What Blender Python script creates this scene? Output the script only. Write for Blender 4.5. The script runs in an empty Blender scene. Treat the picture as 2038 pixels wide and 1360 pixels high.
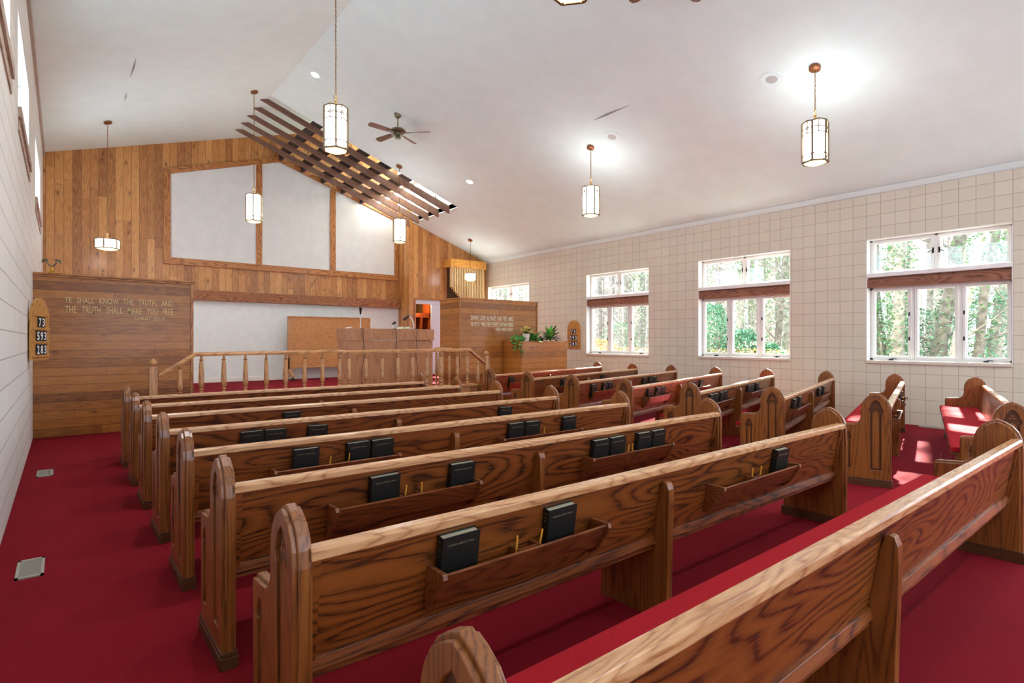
import bpy, bmesh, math, random
from mathutils import Vector, Matrix
C = bpy.context.scene
COL = C.collection
R = math.radians
rnd = random.Random(7)

# ------------------------------------------------------------------ camera
cd = bpy.data.cameras.new('camera'); cam = bpy.data.objects.new('camera', cd); COL.objects.link(cam)
cd.sensor_width = 36; cd.lens = 36 * 1104 / 2038; cd.shift_y = -2 / 2038
cd.clip_start = .02; cd.clip_end = 300
cam.location = (0, 0, 1.35); cam.rotation_euler = (R(90), 0, R(-39))
C.camera = cam

# ------------------------------------------------------------------ world, sun, exposure
SKY = 3.5; SUN = 34.0; LAMP = 6.5; CAN = 85.0; UP = 3.2
w = bpy.data.worlds.new('world'); C.world = w; w.use_nodes = True
bg = w.node_tree.nodes['Background']; bg.inputs[0].default_value = (.68, .81, 1, 1); bg.inputs[1].default_value = SKY
sl = bpy.data.lights.new('sun', 'SUN'); sl.energy = SUN; sl.angle = R(.7); sl.color = (1, .95, .86)
so = bpy.data.objects.new('sun', sl); COL.objects.link(so)
so.rotation_euler = Vector((-1, -.25, -.645)).to_track_quat('-Z', 'Y').to_euler()
so.location = (20, 5, 12)
C.view_settings.view_transform = 'Standard'; C.view_settings.look = 'None'
C.view_settings.gamma = 1; C.view_settings.use_curve_mapping = False
C.view_settings.exposure = 1.42

def portal(x, y, z, sy, sz, nx):
    l = bpy.data.lights.new('window_portal', 'AREA'); l.shape = 'RECTANGLE'; l.size = sy; l.size_y = sz
    l.cycles.is_portal = True; l.energy = 1
    o = bpy.data.objects.new('window_portal', l); COL.objects.link(o); o.location = (x, y, z)
    o.rotation_euler = Vector((nx, 0, 0)).to_track_quat('-Z', 'Z').to_euler()

WINS = [(12.26, 14.28), (8.004, 9.99), (4.784, 6.726), (1.658, 3.524), (-1.55, .36)]   # right wall, far to near
LWINS = [(10.9, 13.2), (6.8, 8.95), (3.3, 5.85), (-.3, 2.0)]
for a, b in WINS: portal(10.9, (a + b) / 2, 2.03, b - a, 2.02, -1)
for a, b in LWINS: portal(-.6, (a + b) / 2, 3.97, b - a, .85, 1)
FILL_WINS = [(.6, 3.2), (3.9, 6.5), (7.2, 9.8)]     # added fill windows in the rear wall, unseen behind the camera
for a, b in FILL_WINS:
    l = bpy.data.lights.new('window_portal', 'AREA'); l.shape = 'RECTANGLE'; l.size = b - a; l.size_y = 2.2; l.cycles.is_portal = True
    o = bpy.data.objects.new('window_portal', l); COL.objects.link(o); o.location = ((a + b) / 2, -4.25, 2.0); o.rotation_euler = Vector((0, 1, 0)).to_track_quat('-Z', 'Z').to_euler()

# ------------------------------------------------------------------ material helpers
def lin(c):
    return tuple(((v / 255) / 12.92 if v / 255 <= .04045 else ((v / 255 + .055) / 1.055) ** 2.4) for v in c) + (1,)

class G:
    def __init__(s, name):
        s.m = bpy.data.materials.new(name); s.m.use_nodes = True; s.nt = s.m.node_tree
        s.b = s.nt.nodes['Principled BSDF']; s.out = s.nt.nodes['Material Output']
    def n(s, t, inp=None, **p):
        nd = s.nt.nodes.new('ShaderNode' + t)
        for k, v in p.items(): setattr(nd, k, v)
        for k, v in (inp or {}).items(): s.put(nd.inputs[k], v)
        return nd
    def put(s, sock, v):
        if isinstance(v, bpy.types.NodeSocket): s.nt.links.new(v, sock)
        else: sock.default_value = v
    def ma(s, op, a, b=0.0, c=0.0):
        nd = s.n('Math', operation=op); s.put(nd.inputs[0], a); s.put(nd.inputs[1], b); s.put(nd.inputs[2], c)
        return nd.outputs[0]
    def ramp(s, f, st, mode='LINEAR'):
        nd = s.n('ValToRGB', {'Fac': f}); cr = nd.color_ramp; cr.interpolation = mode
        while len(cr.elements) < len(st): cr.elements.new(.5)
        for e, (p, c) in zip(cr.elements, st): e.position = p; e.color = c if len(c) == 4 else tuple(c) + (1,)
        return nd.outputs[0]
    def mix(s, f, a, b, mode='MIX'):
        nd = s.n('Mix', data_type='RGBA', blend_type=mode)
        s.put(nd.inputs[0], f); s.put(nd.inputs[6], a); s.put(nd.inputs[7], b); return nd.outputs[2]
    def co(s, kind='Object'):
        return s.n('TexCoord').outputs[kind]
    def xyz(s, v):
        o = s.n('SeparateXYZ', {0: v}).outputs; return o[0], o[1], o[2]
    def vec(s, x, y, z):
        return s.n('CombineXYZ', {0: x, 1: y, 2: z}).outputs[0]
    def bump(s, h, st=.2, d=.01):
        s.put(s.b.inputs['Normal'], s.n('Bump', {'Height': h, 'Strength': st, 'Distance': d}).outputs[0])
    def fin(s, col=None, rough=.5, **kw):
        if col is not None: s.put(s.b.inputs['Base Color'], col)
        s.put(s.b.inputs['Roughness'], rough)
        for k, v in kw.items(): s.put(s.b.inputs[k.replace('_', ' ')], v)
        return s.m

def plain(name, c, rough=.5, **kw):
    return G(name).fin(lin(c), rough, **kw)

def noisy(name, c1, c2, scale=30, rough=.6, bump=.1, dist=.003, detail=4, **kw):
    g = G(name); f = g.n('TexNoise', {'Vector': g.co(), 'Scale': scale, 'Detail': float(detail)}).outputs[0]
    c = g.ramp(f, [(.35, lin(c1)), (.65, lin(c2))])
    if bump: g.bump(f, bump, dist)
    return g.fin(c, rough, **kw)

def oak(name, grain, dark, mid, light, rough=.3, per_object=True, scale=1.0, coat=.25, st=.34):
    """open grained oak; grain = axis the grain runs along"""
    g = G(name); x, y, z = g.xyz(g.co())
    if per_object:
        lx, ly, lz = g.xyz(g.n('ObjectInfo').outputs['Location'])
        k = g.ma('ADD', g.ma('MULTIPLY', ly, 3.71), g.ma('MULTIPLY', lx, 5.3))
    else: k = 0.0
    a, b, c = {'X': (x, y, z), 'Z': (z, x, y), 'Y': (y, x, z)}[grain]
    al = g.ma('MULTIPLY', g.ma('ADD', a, k), st * scale)
    v = g.vec(al, g.ma('MULTIPLY', b, 1.9 * scale), g.ma('ADD', g.ma('MULTIPLY', c, 1.9 * scale), k))
    warp = g.n('TexNoise', {'Vector': v, 'Scale': 1.9, 'Detail': 2.0, 'Roughness': .45}).outputs[0]
    f = g.ma('FRACT', g.ma('MULTIPLY', warp, 21.0))
    rings = g.ma('ABSOLUTE', g.ma('SUBTRACT', f, .5))
    fine = g.n('TexNoise', {'Vector': g.vec(g.ma('MULTIPLY', a, 5.0), g.ma('MULTIPLY', b, 90.0), g.ma('MULTIPLY', c, 90.0)), 'Scale': 2.2, 'Detail': 3.0}).outputs[0]
    big = g.n('TexNoise', {'Vector': v, 'Scale': .9, 'Detail': 1.0}).outputs[0]
    t = g.ma('ADD', g.ma('MULTIPLY', rings, 1.15), g.ma('MULTIPLY', g.ma('SUBTRACT', fine, .5), .75))
    col = g.ramp(t, [(.02, lin(dark)), (.13, lin(mid)), (.5, lin(light))])
    col = g.mix(.15, col, g.ramp(big, [(.35, lin(dark)), (.7, lin(light))]))
    g.bump(fine, .12, .002)
    return g.fin(col, g.ramp(fine, [(.3, (rough + .12,) * 3), (.7, (rough,) * 3)]), Coat_Weight=coat, Coat_Roughness=.22)

def planks(name, vertical, width, cols, groove, rough=.42, knots=True, length=2.4, wob=1.0, coat=0.3):
    g = G(name); x, y, z = g.xyz(g.co()); xy = g.ma('ADD', x, y)
    ac, al = (xy, z) if vertical else (z, xy)
    q = g.ma('DIVIDE', ac, width); idx = g.ma('FLOOR', q); fr = g.ma('FRACT', q)
    h1 = g.n('TexWhiteNoise', {'W': idx}, noise_dimensions='1D').outputs[0]
    seg = g.ma('FLOOR', g.ma('ADD', g.ma('DIVIDE', al, length), g.ma('MULTIPLY', h1, 7.0)))
    sfr = g.ma('FRACT', g.ma('ADD', g.ma('DIVIDE', al, length), g.ma('MULTIPLY', h1, 7.0)))
    h2 = g.n('TexWhiteNoise', {'Vector': g.vec(idx, seg, 0.0)}, noise_dimensions='3D').outputs[0]
    v = g.vec(g.ma('ADD', g.ma('MULTIPLY', al, .8), g.ma('MULTIPLY', h2, 37.0)), g.ma('MULTIPLY', ac, 5.0), g.ma('MULTIPLY', h2, 9.0))
    warp = g.n('TexNoise', {'Vector': v, 'Scale': 1.3 * wob, 'Detail': 2.0}).outputs[0]
    ring = g.ma('ABSOLUTE', g.ma('SUBTRACT', g.ma('FRACT', g.ma('MULTIPLY', warp, 9.0)), .5))
    fine = g.n('TexNoise', {'Vector': g.vec(g.ma('MULTIPLY', al, 4.0), g.ma('MULTIPLY', ac, 60.0), h2), 'Scale': 2.0, 'Detail': 3.0}).outputs[0]
    t = g.ma('ADD', g.ma('ADD', g.ma('MULTIPLY', ring, .42), g.ma('MULTIPLY', g.ma('SUBTRACT', h2, .5), .5)), g.ma('MULTIPLY', fine, .5))
    col = g.ramp(t, [(.0, lin(cols[0])), (.38, lin(cols[1])), (.75, lin(cols[2]))])
    if knots:
        vo = g.n('TexVoronoi', {'Vector': g.vec(g.ma('MULTIPLY', ac, 1.0 / width), g.ma('ADD', g.ma('MULTIPLY', al, 3.3), g.ma('MULTIPLY', h2, 11.0)), 0.0), 'Scale': 1.0})
        kd = g.ma('ADD', vo.outputs['Distance'], g.ma('MULTIPLY', fine, .12))
        sel = g.ma('GREATER_THAN', g.xyz(vo.outputs['Color'])[0], .3)
        kk = g.ma('MULTIPLY', g.ramp(kd, [(.12, (1, 1, 1)), (.22, (0, 0, 0))]), sel)
        col = g.mix(g.ma('MULTIPLY', kk, .78), col, lin((70, 38, 16)))
        halo = g.ma('MULTIPLY', g.ramp(kd, [(.2, (1, 1, 1)), (.42, (0, 0, 0))]), sel)
        col = g.mix(g.ma('MULTIPLY', halo, .3), col, lin((118, 68, 28)))
    e = g.ma('MULTIPLY', g.ma('MINIMUM', fr, g.ma('SUBTRACT', 1.0, fr)), width)
    gr = g.ma('LESS_THAN', e, groove); gj = g.ma('LESS_THAN', g.ma('MULTIPLY', g.ma('MINIMUM', sfr, g.ma('SUBTRACT', 1.0, sfr)), length), groove * .8)
    gg = g.ma('MAXIMUM', gr, gj)
    col = g.mix(g.ma('MULTIPLY', gg, .75), col, lin((62, 34, 14)))
    g.bump(g.ma('ADD', g.ma('SUBTRACT', 1.0, gg), g.ma('MULTIPLY', fine, .1)), .5, .006)
    return g.fin(col, rough, Coat_Weight=coat, Coat_Roughness=.18)

def blocks(name, c1, c2, line, wy, wz, oy=0.0, strength=.8, vert=1.0):
    g = G(name); x, y, z = g.xyz(g.co())
    a = g.ma('DIVIDE', g.ma('SUBTRACT', y, oy), wy); b = g.ma('DIVIDE', z, wz)
    fa, fb = g.ma('FRACT', a), g.ma('FRACT', b)
    ea = g.ma('MULTIPLY', g.ma('MINIMUM', fa, g.ma('SUBTRACT', 1.0, fa)), wy)
    eb = g.ma('MULTIPLY', g.ma('MINIMUM', fb, g.ma('SUBTRACT', 1.0, fb)), wz)
    la, lb = g.ma('MULTIPLY', g.ma('LESS_THAN', ea, .0042), vert), g.ma('LESS_THAN', eb, .0042)
    ln = g.ma('MAXIMUM', la, lb)
    h = g.n('TexWhiteNoise', {'Vector': g.vec(g.ma('FLOOR', a), g.ma('FLOOR', b), 0.0)}, noise_dimensions='3D').outputs[0]
    f = g.n('TexNoise', {'Vector': g.co(), 'Scale': 90.0, 'Detail': 3.0}).outputs[0]
    col = g.mix(g.ma('ADD', g.ma('MULTIPLY', h, .6), g.ma('MULTIPLY', f, .4)), lin(c1), lin(c2))
    col = g.mix(g.ma('MULTIPLY', ln, strength), col, lin(line))
    g.bump(g.ma('ADD', g.ma('SUBTRACT', 1.0, ln), g.ma('MULTIPLY', f, .15)), .45, .006)
    return g.fin(col, .62)

def carpet(name, c1, c2):
    g = G(name); co = g.co()
    f = g.n('TexNoise', {'Vector': co, 'Scale': 260.0, 'Detail': 2.0}).outputs[0]
    big = g.n('TexNoise', {'Vector': co, 'Scale': 2.2, 'Detail': 3.0}).outputs[0]
    col = g.mix(g.ma('ADD', g.ma('MULTIPLY', f, .75), g.ma('MULTIPLY', big, .35)), lin(c1), lin(c2))
    g.bump(f, .55, .006)
    return g.fin(col, .95, Specular_IOR_Level=.15)

def glow(name, c, st):
    g = G(name); g.fin(lin((240, 238, 230)), .4, Emission_Color=lin(c), Emission_Strength=st); return g.m

def window_glass(name):
    g = G(name); g.nt.nodes.remove(g.b)
    t = g.n('BsdfTransparent', {'Color': (.96, .98, .98, 1)}); s = g.n('BsdfGlossy', {'Color': (1, 1, 1, 1), 'Roughness': .02})
    f = g.ma('ADD', g.ma('MULTIPLY', g.ma('POWER', g.n('LayerWeight', {'Blend': .5}).outputs['Facing'], 5.0), .5), .03)
    mx = g.n('MixShader', {0: f}); g.nt.links.new(t.outputs[0], mx.inputs[1]); g.nt.links.new(s.outputs[0], mx.inputs[2])
    g.nt.links.new(mx.outputs[0], g.out.inputs[0]); return g.m

M = {}
M['ceiling'] = noisy('ceiling_paint', (226, 243, 238), (230, 247, 242), 3, .8, .03, .002)
M['white'] = noisy('white_plaster', (230, 236, 232), (236, 241, 237), 6, .75, .03, .002)
M['wpaint'] = plain('white_window_paint', (238, 236, 230), .35)
M['sillpaint'] = plain('cream_sill_paint', (222, 208, 192), .5)
M['block_r'] = blocks('beige_block', (214, 206, 185), (222, 214, 194), (150, 132, 112), .2067, .2032, 1.658, .6)
M['block_l'] = blocks('white_block', (226, 223, 216), (234, 231, 225), (150, 140, 126), .4064, .2032, 0, .75, .35)
M['carpet'] = carpet('red_carpet', (92, 6, 17), (148, 18, 34))
M['cushion'] = carpet('red_cushion_fabric', (132, 12, 24), (182, 32, 42))
M['pine_v'] = planks('knotty_pine_vertical', True, .148, ((146, 88, 38), (190, 128, 64), (214, 158, 90)), .0035, length=3.1)
M['pine_h'] = planks('knotty_pine_horizontal', False, .121, ((122, 68, 20), (172, 106, 38), (196, 128, 56)), .003, length=2.7, coat=.2)
M['beam'] = oak('rough_cedar_beam', 'X', (104, 58, 32), (150, 92, 56), (170, 110, 70), .55, False, 1.0, 0)
M['beam_y'] = oak('cedar_window_beam', 'Y', (98, 56, 38), (142, 90, 66), (160, 106, 80), .55, False, 1.0, 0)
M['trim'] = oak('pine_trim', 'Z', (120, 66, 24), (168, 104, 46), (192, 128, 64), .4, False, 1.0, .15)
M['trim_x'] = oak('pine_trim_flat', 'X', (120, 66, 24), (168, 104, 46), (192, 128, 64), .4, False, 1.0, .15)
M['oak_x'] = oak('oak_boards', 'X', (50, 22, 6), (114, 58, 20), (140, 76, 28), .3)
M['oak_z'] = oak('oak_ends', 'Z', (98, 52, 18), (128, 72, 28), (146, 86, 36), .28, True, 1.5, .25, .13)
M['oak_rail'] = oak('oak_rail_highlight', 'X', (158, 102, 60), (194, 140, 92), (208, 158, 110), .22, True, 1.6, .35)  # lighter than the pew oak: the rail's highlight is put into the colour
M['oak_rack'] = oak('oak_rack', 'X', (84, 38, 14), (120, 62, 26), (138, 76, 34), .38, True, 1.2)
M['recess'] = plain('recess_shade_brown', (84, 46, 18), .4)  # dark brown puts the shade of the carved recesses into the colour
M['plinth'] = plain('dark_plinth', (82, 48, 24), .4)
M['rail_oak'] = oak('golden_oak_turning', 'Z', (150, 98, 54), (180, 124, 74), (196, 140, 88), .3, False, 1.0)
M['rail_oak_x'] = oak('golden_oak_handrail', 'X', (150, 98, 54), (184, 126, 74), (202, 146, 92), .3, False, 1.0)
M['desk'] = oak('oak_veneer', 'Z', (152, 94, 52), (174, 112, 66), (182, 120, 72), .4, False, .5, .1)
M['ply'] = oak('oak_plywood', 'X', (160, 100, 50), (192, 132, 74), (208, 150, 92), .45, False, 2.2, .1)
M['slat'] = noisy('brown_slat_paint', (112, 78, 62), (126, 90, 72), 12, .5, .05)
M['slat_dark'] = plain('dark_joist_paint', (56, 38, 32), .6)
M['brass'] = plain('aged_brass', (150, 112, 62), .35, Metallic=.85)
M['bronze'] = plain('lantern_bronze', (128, 108, 78), .4, Metallic=.7)
M['canopy'] = plain('copper_canopy', (140, 88, 50), .45, Metallic=.5)
M['shade'] = glow('lantern_white_glass', (240, 246, 255), LAMP)
M['amber'] = glow('lantern_amber_glass', (255, 214, 132), 1.6)
M['canlight'] = glow('downlight_lens', (255, 250, 238), 12)
M['book'] = noisy('black_book_cloth', (17, 19, 16), (26, 28, 23), 120, .45, .1, .001)
M['pages'] = plain('aged_page_edges', (196, 190, 160), .8)
M['gilt'] = plain('gilt_lettering', (120, 112, 84), .4)
M['gold'] = plain('gold_letters', (222, 184, 112), .35)
M['silverletter'] = plain('pale_gold_letters', (236, 216, 178), .35)
M['pencil'] = plain('yellow_pencil', (226, 158, 52), .4)
M['black'] = plain('black_metal', (26, 24, 24), .4)
M['blackcard'] = plain('black_card', (22, 22, 24), .6)
M['whitecard'] = plain('white_digits', (240, 238, 232), .6)
M['board'] = oak('golden_board', 'Z', (150, 92, 38), (196, 136, 66), (210, 152, 80), .35, False, 1.4)
M['vent'] = plain('grey_vent_metal', (168, 164, 152), .45, Metallic=.2)
M['ventdark'] = plain('vent_slots', (92, 96, 92), .6)
M['glass'] = window_glass('window_glass')
M['chrome'] = plain('white_mic_tube', (222, 220, 214), .3)
M['organ'] = oak('golden_organ_wood', 'X', (166, 104, 34), (206, 142, 56), (222, 160, 72), .35, False, 1.0)
M['organ_slat'] = plain('pale_gold_slat', (226, 196, 140), .35)
M['organ_back'] = plain('organ_backing_cloth', (72, 46, 22), .9)
M['doorw'] = plain('lavender_door_paint', (206, 206, 218), .5)
M['closet'] = plain('closet_wall', (120, 84, 44), .8)
M['shelf'] = plain('orange_stained_shelf', (170, 78, 28), .5)
M['pot'] = noisy('white_pot', (214, 208, 196), (230, 226, 216), 20, .5)
M['petal'] = plain('yellow_petal', (252, 228, 120), .5, Subsurface_Weight=0.0)
def leaf_mat(name, c1, c2):
    g = G(name); f = g.n('TexNoise', {'Vector': g.co(), 'Scale': 9.0, 'Detail': 2.0}).outputs[0]
    return g.fin(g.ramp(f, [(.35, lin(c1)), (.65, lin(c2))]), .45)
M['leaf_bright'] = leaf_mat('bright_leaf', (46, 120, 40), (104, 176, 70))
M['leaf_mid'] = leaf_mat('mid_leaf', (30, 92, 42), (62, 132, 62))
M['leaf_dark'] = leaf_mat('dark_leaf', (26, 56, 34), (60, 92, 56))
M['leaf_grey'] = leaf_mat('grey_leaf', (64, 92, 74), (110, 136, 112))
M['stem'] = plain('plant_stem', (70, 96, 44), .6)
M['bark'] = noisy('tree_bark', (104, 98, 92), (150, 142, 132), 9, .9, .5, .02)
M['bark2'] = noisy('dark_tree_bark', (78, 72, 66), (118, 110, 100), 9, .9, .5, .02)
M['ivy'] = leaf_mat('ivy_leaf', (44, 88, 50), (92, 134, 84))
M['shrub'] = leaf_mat('shrub_leaf', (40, 104, 72), (96, 156, 118))
M['autumn'] = leaf_mat('autumn_leaf', (170, 120, 52), (206, 168, 88))
M['ground'] = noisy('leaf_litter', (120, 108, 84), (158, 146, 116), 5, .95, .4, .03)
M['screenwhite'] = noisy('white_screen_panel', (216, 216, 212), (222, 222, 219), 4, .7, .02)
M['fanblade'] = oak('fan_blade_wood', 'X', (76, 52, 38), (122, 92, 70), (140, 110, 86), .4, False, 1.4)
M['fanmetal'] = noisy('antique_fan_metal', (70, 66, 50), (150, 144, 120), 60, .35, 0, Metallic=.8)
M['duct'] = plain('silver_duct', (196, 196, 196), .4, Metallic=.3)

# ------------------------------------------------------------------ mesh helpers
class MB:
    def __init__(s): s.v = []; s.f = []
    def add(s, vs, fs):
        o = len(s.v); s.v += [tuple(v) for v in vs]; s.f += [tuple(i + o for i in f) for f in fs]; return s
    def box(s, x0, x1, y0, y1, z0, z1):
        return s.add([(x0, y0, z0), (x1, y0, z0), (x1, y1, z0), (x0, y1, z0), (x0, y0, z1), (x1, y0, z1), (x1, y1, z1), (x0, y1, z1)],
                     [(0, 3, 2, 1), (4, 5, 6, 7), (0, 1, 5, 4), (1, 2, 6, 5), (2, 3, 7, 6), (3, 0, 4, 7)])
    def prism(s, poly, axis, a, b):
        """poly in the two remaining axes, in order"""
        n = len(poly)
        def p(q, t): return {'X': (t, q[0], q[1]), 'Y': (q[0], t, q[1]), 'Z': (q[0], q[1], t)}[axis]
        vs = [p(q, a) for q in poly] + [p(q, b) for q in poly]
        fs = [tuple(range(n))[::-1], tuple(range(n, 2 * n))] + [(i, (i + 1) % n, (i + 1) % n + n, i + n) for i in range(n)]
        return s.add(vs, fs)
    def tube(s, pts, rad, n=8, cap=True):
        pts = [Vector(p) for p in pts]; rs = rad if isinstance(rad, (list, tuple)) else [rad] * len(pts)
        vs = []; fs = []; up = None
        for i, p in enumerate(pts):
            d = (pts[min(i + 1, len(pts) - 1)] - pts[max(i - 1, 0)]).normalized()
            if up is None: up = d.orthogonal().normalized()
            u = (up - d * up.dot(d)).normalized() if (up - d * up.dot(d)).length > 1e-5 else d.orthogonal().normalized()
            up = u; w_ = d.cross(u)
            for k in range(n):
                a = 2 * math.pi * k / n; vs.append(p + (u * math.cos(a) + w_ * math.sin(a)) * rs[i])
        for i in range(len(pts) - 1):
            for k in range(n): fs.append((i * n + k, i * n + (k + 1) % n, (i + 1) * n + (k + 1) % n, (i + 1) * n + k))
        if cap: fs += [tuple(range(n))[::-1], tuple(range((len(pts) - 1) * n, len(pts) * n))]
        return s.add(vs, fs)
    def lathe(s, prof, c=(0, 0, 0), n=16, axis='Z'):
        vs = []; fs = []
        for r, z in prof:
            for k in range(n):
                a = 2 * math.pi * k / n; x, y = r * math.cos(a), r * math.sin(a)
                vs.append((c[0] + x, c[1] + y, c[2] + z) if axis == 'Z' else (c[0] + z, c[1] + x, c[2] + y))
        for i in range(len(prof) - 1):
            for k in range(n): fs.append((i * n + k, i * n + (k + 1) % n, (i + 1) * n + (k + 1) % n, (i + 1) * n + k))
        fs += [tuple(range(n))[::-1], tuple(range((len(prof) - 1) * n, len(prof) * n))]
        return s.add(vs, fs)
    def bar(s, a, b, w_, t=None):
        a, b = Vector(a), Vector(b); d = (b - a).normalized(); u = d.orthogonal().normalized() if abs(d.z) > .95 else d.cross(Vector((0, 0, 1))).normalized()
        v = d.cross(u); t = t or w_; u = u * w_ / 2; v = v * t / 2
        vs = [a - u - v, a + u - v, a + u + v, a - u + v, b - u - v, b + u - v, b + u + v, b - u + v]
        return s.add(vs, [(0, 3, 2, 1), (4, 5, 6, 7), (0, 1, 5, 4), (1, 2, 6, 5), (2, 3, 7, 6), (3, 0, 4, 7)])
    def mesh(s, me, tf=lambda p: p):
        return s.add([tf(v.co) for v in me.vertices], [tuple(p.vertices) for p in me.polygons])
    def xf(s, m):
        s.v = [tuple(m @ Vector(v)) for v in s.v]; return s

def O(name, mb, mat, parent=None, bevel=0, smooth=False, recalc=True, **props):
    me = bpy.data.meshes.new(name); me.from_pydata(mb.v, [], mb.f)
    bm = bmesh.new(); bm.from_mesh(me)
    if recalc: bmesh.ops.recalc_face_normals(bm, faces=bm.faces)
    if bevel:
        ed = [e for e in bm.edges if len(e.link_faces) == 2 and e.calc_face_angle(0) > R(35)]
        bmesh.ops.bevel(bm, geom=ed, offset=bevel, segments=2, affect='EDGES', clamp_overlap=True, profile=.6)
    bm.to_mesh(me); bm.free()
    if smooth:
        for p in me.polygons: p.use_smooth = True
        me.set_sharp_from_angle(angle=R(40))
    me.materials.append(mat if not isinstance(mat, str) else M[mat])
    o = bpy.data.objects.new(name, me); COL.objects.link(o)
    if parent: o.parent = parent
    for k, v in props.items(): o[k] = v
    return o

def T(name, label, cat, loc=(0, 0, 0), rz=0, group=None):
    o = bpy.data.objects.new(name, None); COL.objects.link(o); o.location = loc; o.rotation_euler = (0, 0, rz)
    o.empty_display_size = .1
    o['label'] = label; o['category'] = cat
    if group: o['group'] = group
    return o
def tag(o, label, cat, group=None):
    o['label'] = label; o['category'] = cat
    if group: o['group'] = group
    return o
def dup(o, parent=None):
    c = o.copy(); COL.objects.link(c)
    if parent: c.parent = parent
    for ch in list(o.children): dup(ch, c)
    return c
def S(name, mb, mat, **k):
    return O(name, mb, mat, kind='structure', **k)

def curve_mesh(polys, ext, bev=0.0):
    cu = bpy.data.curves.new('tmp', 'CURVE'); cu.dimensions = '2D'; cu.fill_mode = 'BOTH'; cu.extrude = ext; cu.bevel_depth = bev; cu.bevel_resolution = 1; cu.offset = -bev
    for p in polys:
        sp = cu.splines.new('POLY'); sp.points.add(len(p) - 1); sp.use_cyclic_u = True
        for q, (x, y) in zip(sp.points, p): q.co = (x, y, 0, 1)
    o = bpy.data.objects.new('tmp', cu); COL.objects.link(o)
    me = bpy.data.meshes.new_from_object(o.evaluated_get(bpy.context.evaluated_depsgraph_get()))
    bpy.data.objects.remove(o); bpy.data.curves.remove(cu); return me

def text_mb(s, width, height, depth=.006, extr=True):
    """lettering fitted into width x height, in the XZ plane facing -Y, origin bottom left"""
    cu = bpy.data.curves.new('tmp', 'FONT'); cu.body = s; cu.extrude = depth / 2 if extr else 0; cu.resolution_u = 2; cu.space_word = 1.5; cu.offset = .012
    o = bpy.data.objects.new('tmp', cu); COL.objects.link(o)
    me = bpy.data.meshes.new_from_object(o.evaluated_get(bpy.context.evaluated_depsgraph_get()))
    bpy.data.objects.remove(o); bpy.data.curves.remove(cu)
    xs = [v.co.x for v in me.vertices]; ys = [v.co.y for v in me.vertices]
    x0, y0 = min(xs), min(ys); sx = width / (max(xs) - x0); sy = height / (max(ys) - y0)
    mb = MB().mesh(me, lambda p: ((p.x - x0) * sx, -p.z - depth / 2, (p.y - y0) * sy)); bpy.data.meshes.remove(me); return mb

# ------------------------------------------------------------------ room
XL, XR, YB, YF, YR = -.32, 10.57, -4.0, 15.08, 14.39
RX, RZ = 3.33, 6.39
ZL0, ZR0 = 5.26, 3.86
def zl(x): return ZL0 + (RZ - ZL0) / (RX - XL) * (x - XL)
def zr(x): return RZ + (ZR0 - RZ) / (XR - RX) * (x - RX)

S('floor', MB().box(XL - .3, XR + .3, YB - .2, YF + .3, -.1, 0), 'carpet')

def wall_cells(mb, x0, x1, ya, yb, z0, z1, holes):
    ys = sorted({ya, yb, *[h[0] for h in holes], *[h[1] for h in holes]}); zs = sorted({z0, z1, *[h[2] for h in holes], *[h[3] for h in holes]})
    for a, b in zip(ys, ys[1:]):
        for c, d in zip(zs, zs[1:]):
            if any(h[0] <= a and b <= h[1] and h[2] <= c and d <= h[3] for h in holes): continue
            mb.box(x0, x1, a, b, c, d)
    return mb
ZS, ZH = .98, 3.055
S('wall_right', wall_cells(MB(), XR, XR + .3, YB, YF + .1, 0, ZR0 + .05, [(a, b, 1.0, ZH) for a, b in WINS]), 'block_r')
LZ0, LZ1 = 3.5, 4.42
S('wall_left', wall_cells(MB(), XL - .3, XL, YB, YF + .1, 0, ZL0 + .04, [(a, b, LZ0, LZ1) for a, b in LWINS]), 'block_l')
wr = MB().prism([(XL - .3, 3.1), (XR + .3, 3.1), (XR + .3, ZR0), (RX, RZ + .05), (XL - .3, ZL0)], 'Y', YB - .2, YB)
wr.box(XL - .3, XR + .3, YB - .2, YB, 0, .9)
for a, b in ((XL - .3, .6), (3.2, 3.9), (6.5, 7.2), (9.8, XR + .3)): wr.box(a, b, YB - .2, YB, .9, 3.1)
S('wall_rear', wr, 'white')
for k, (a, b) in enumerate(FILL_WINS):  # windows added out of view to throw fill light on the pew backs
    W = T('window_%d' % (11 + k), '', ''); del W['label']; del W['category']; W['kind'] = 'structure'
    f = MB().box(a, a + .07, YB - .15, YB - .05, .9, 3.1).box(b - .07, b, YB - .15, YB - .05, .9, 3.1).box(a, b, YB - .15, YB - .05, .9, .97).box(a, b, YB - .15, YB - .05, 3.03, 3.1).box((a + b) / 2 - .04, (a + b) / 2 + .04, YB - .15, YB - .05, .97, 3.03)
    O('frame', f, 'wpaint', W); O('glass', MB().box(a + .05, b - .05, YB - .11, YB - .104, .95, 3.05), 'glass', W)

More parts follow.
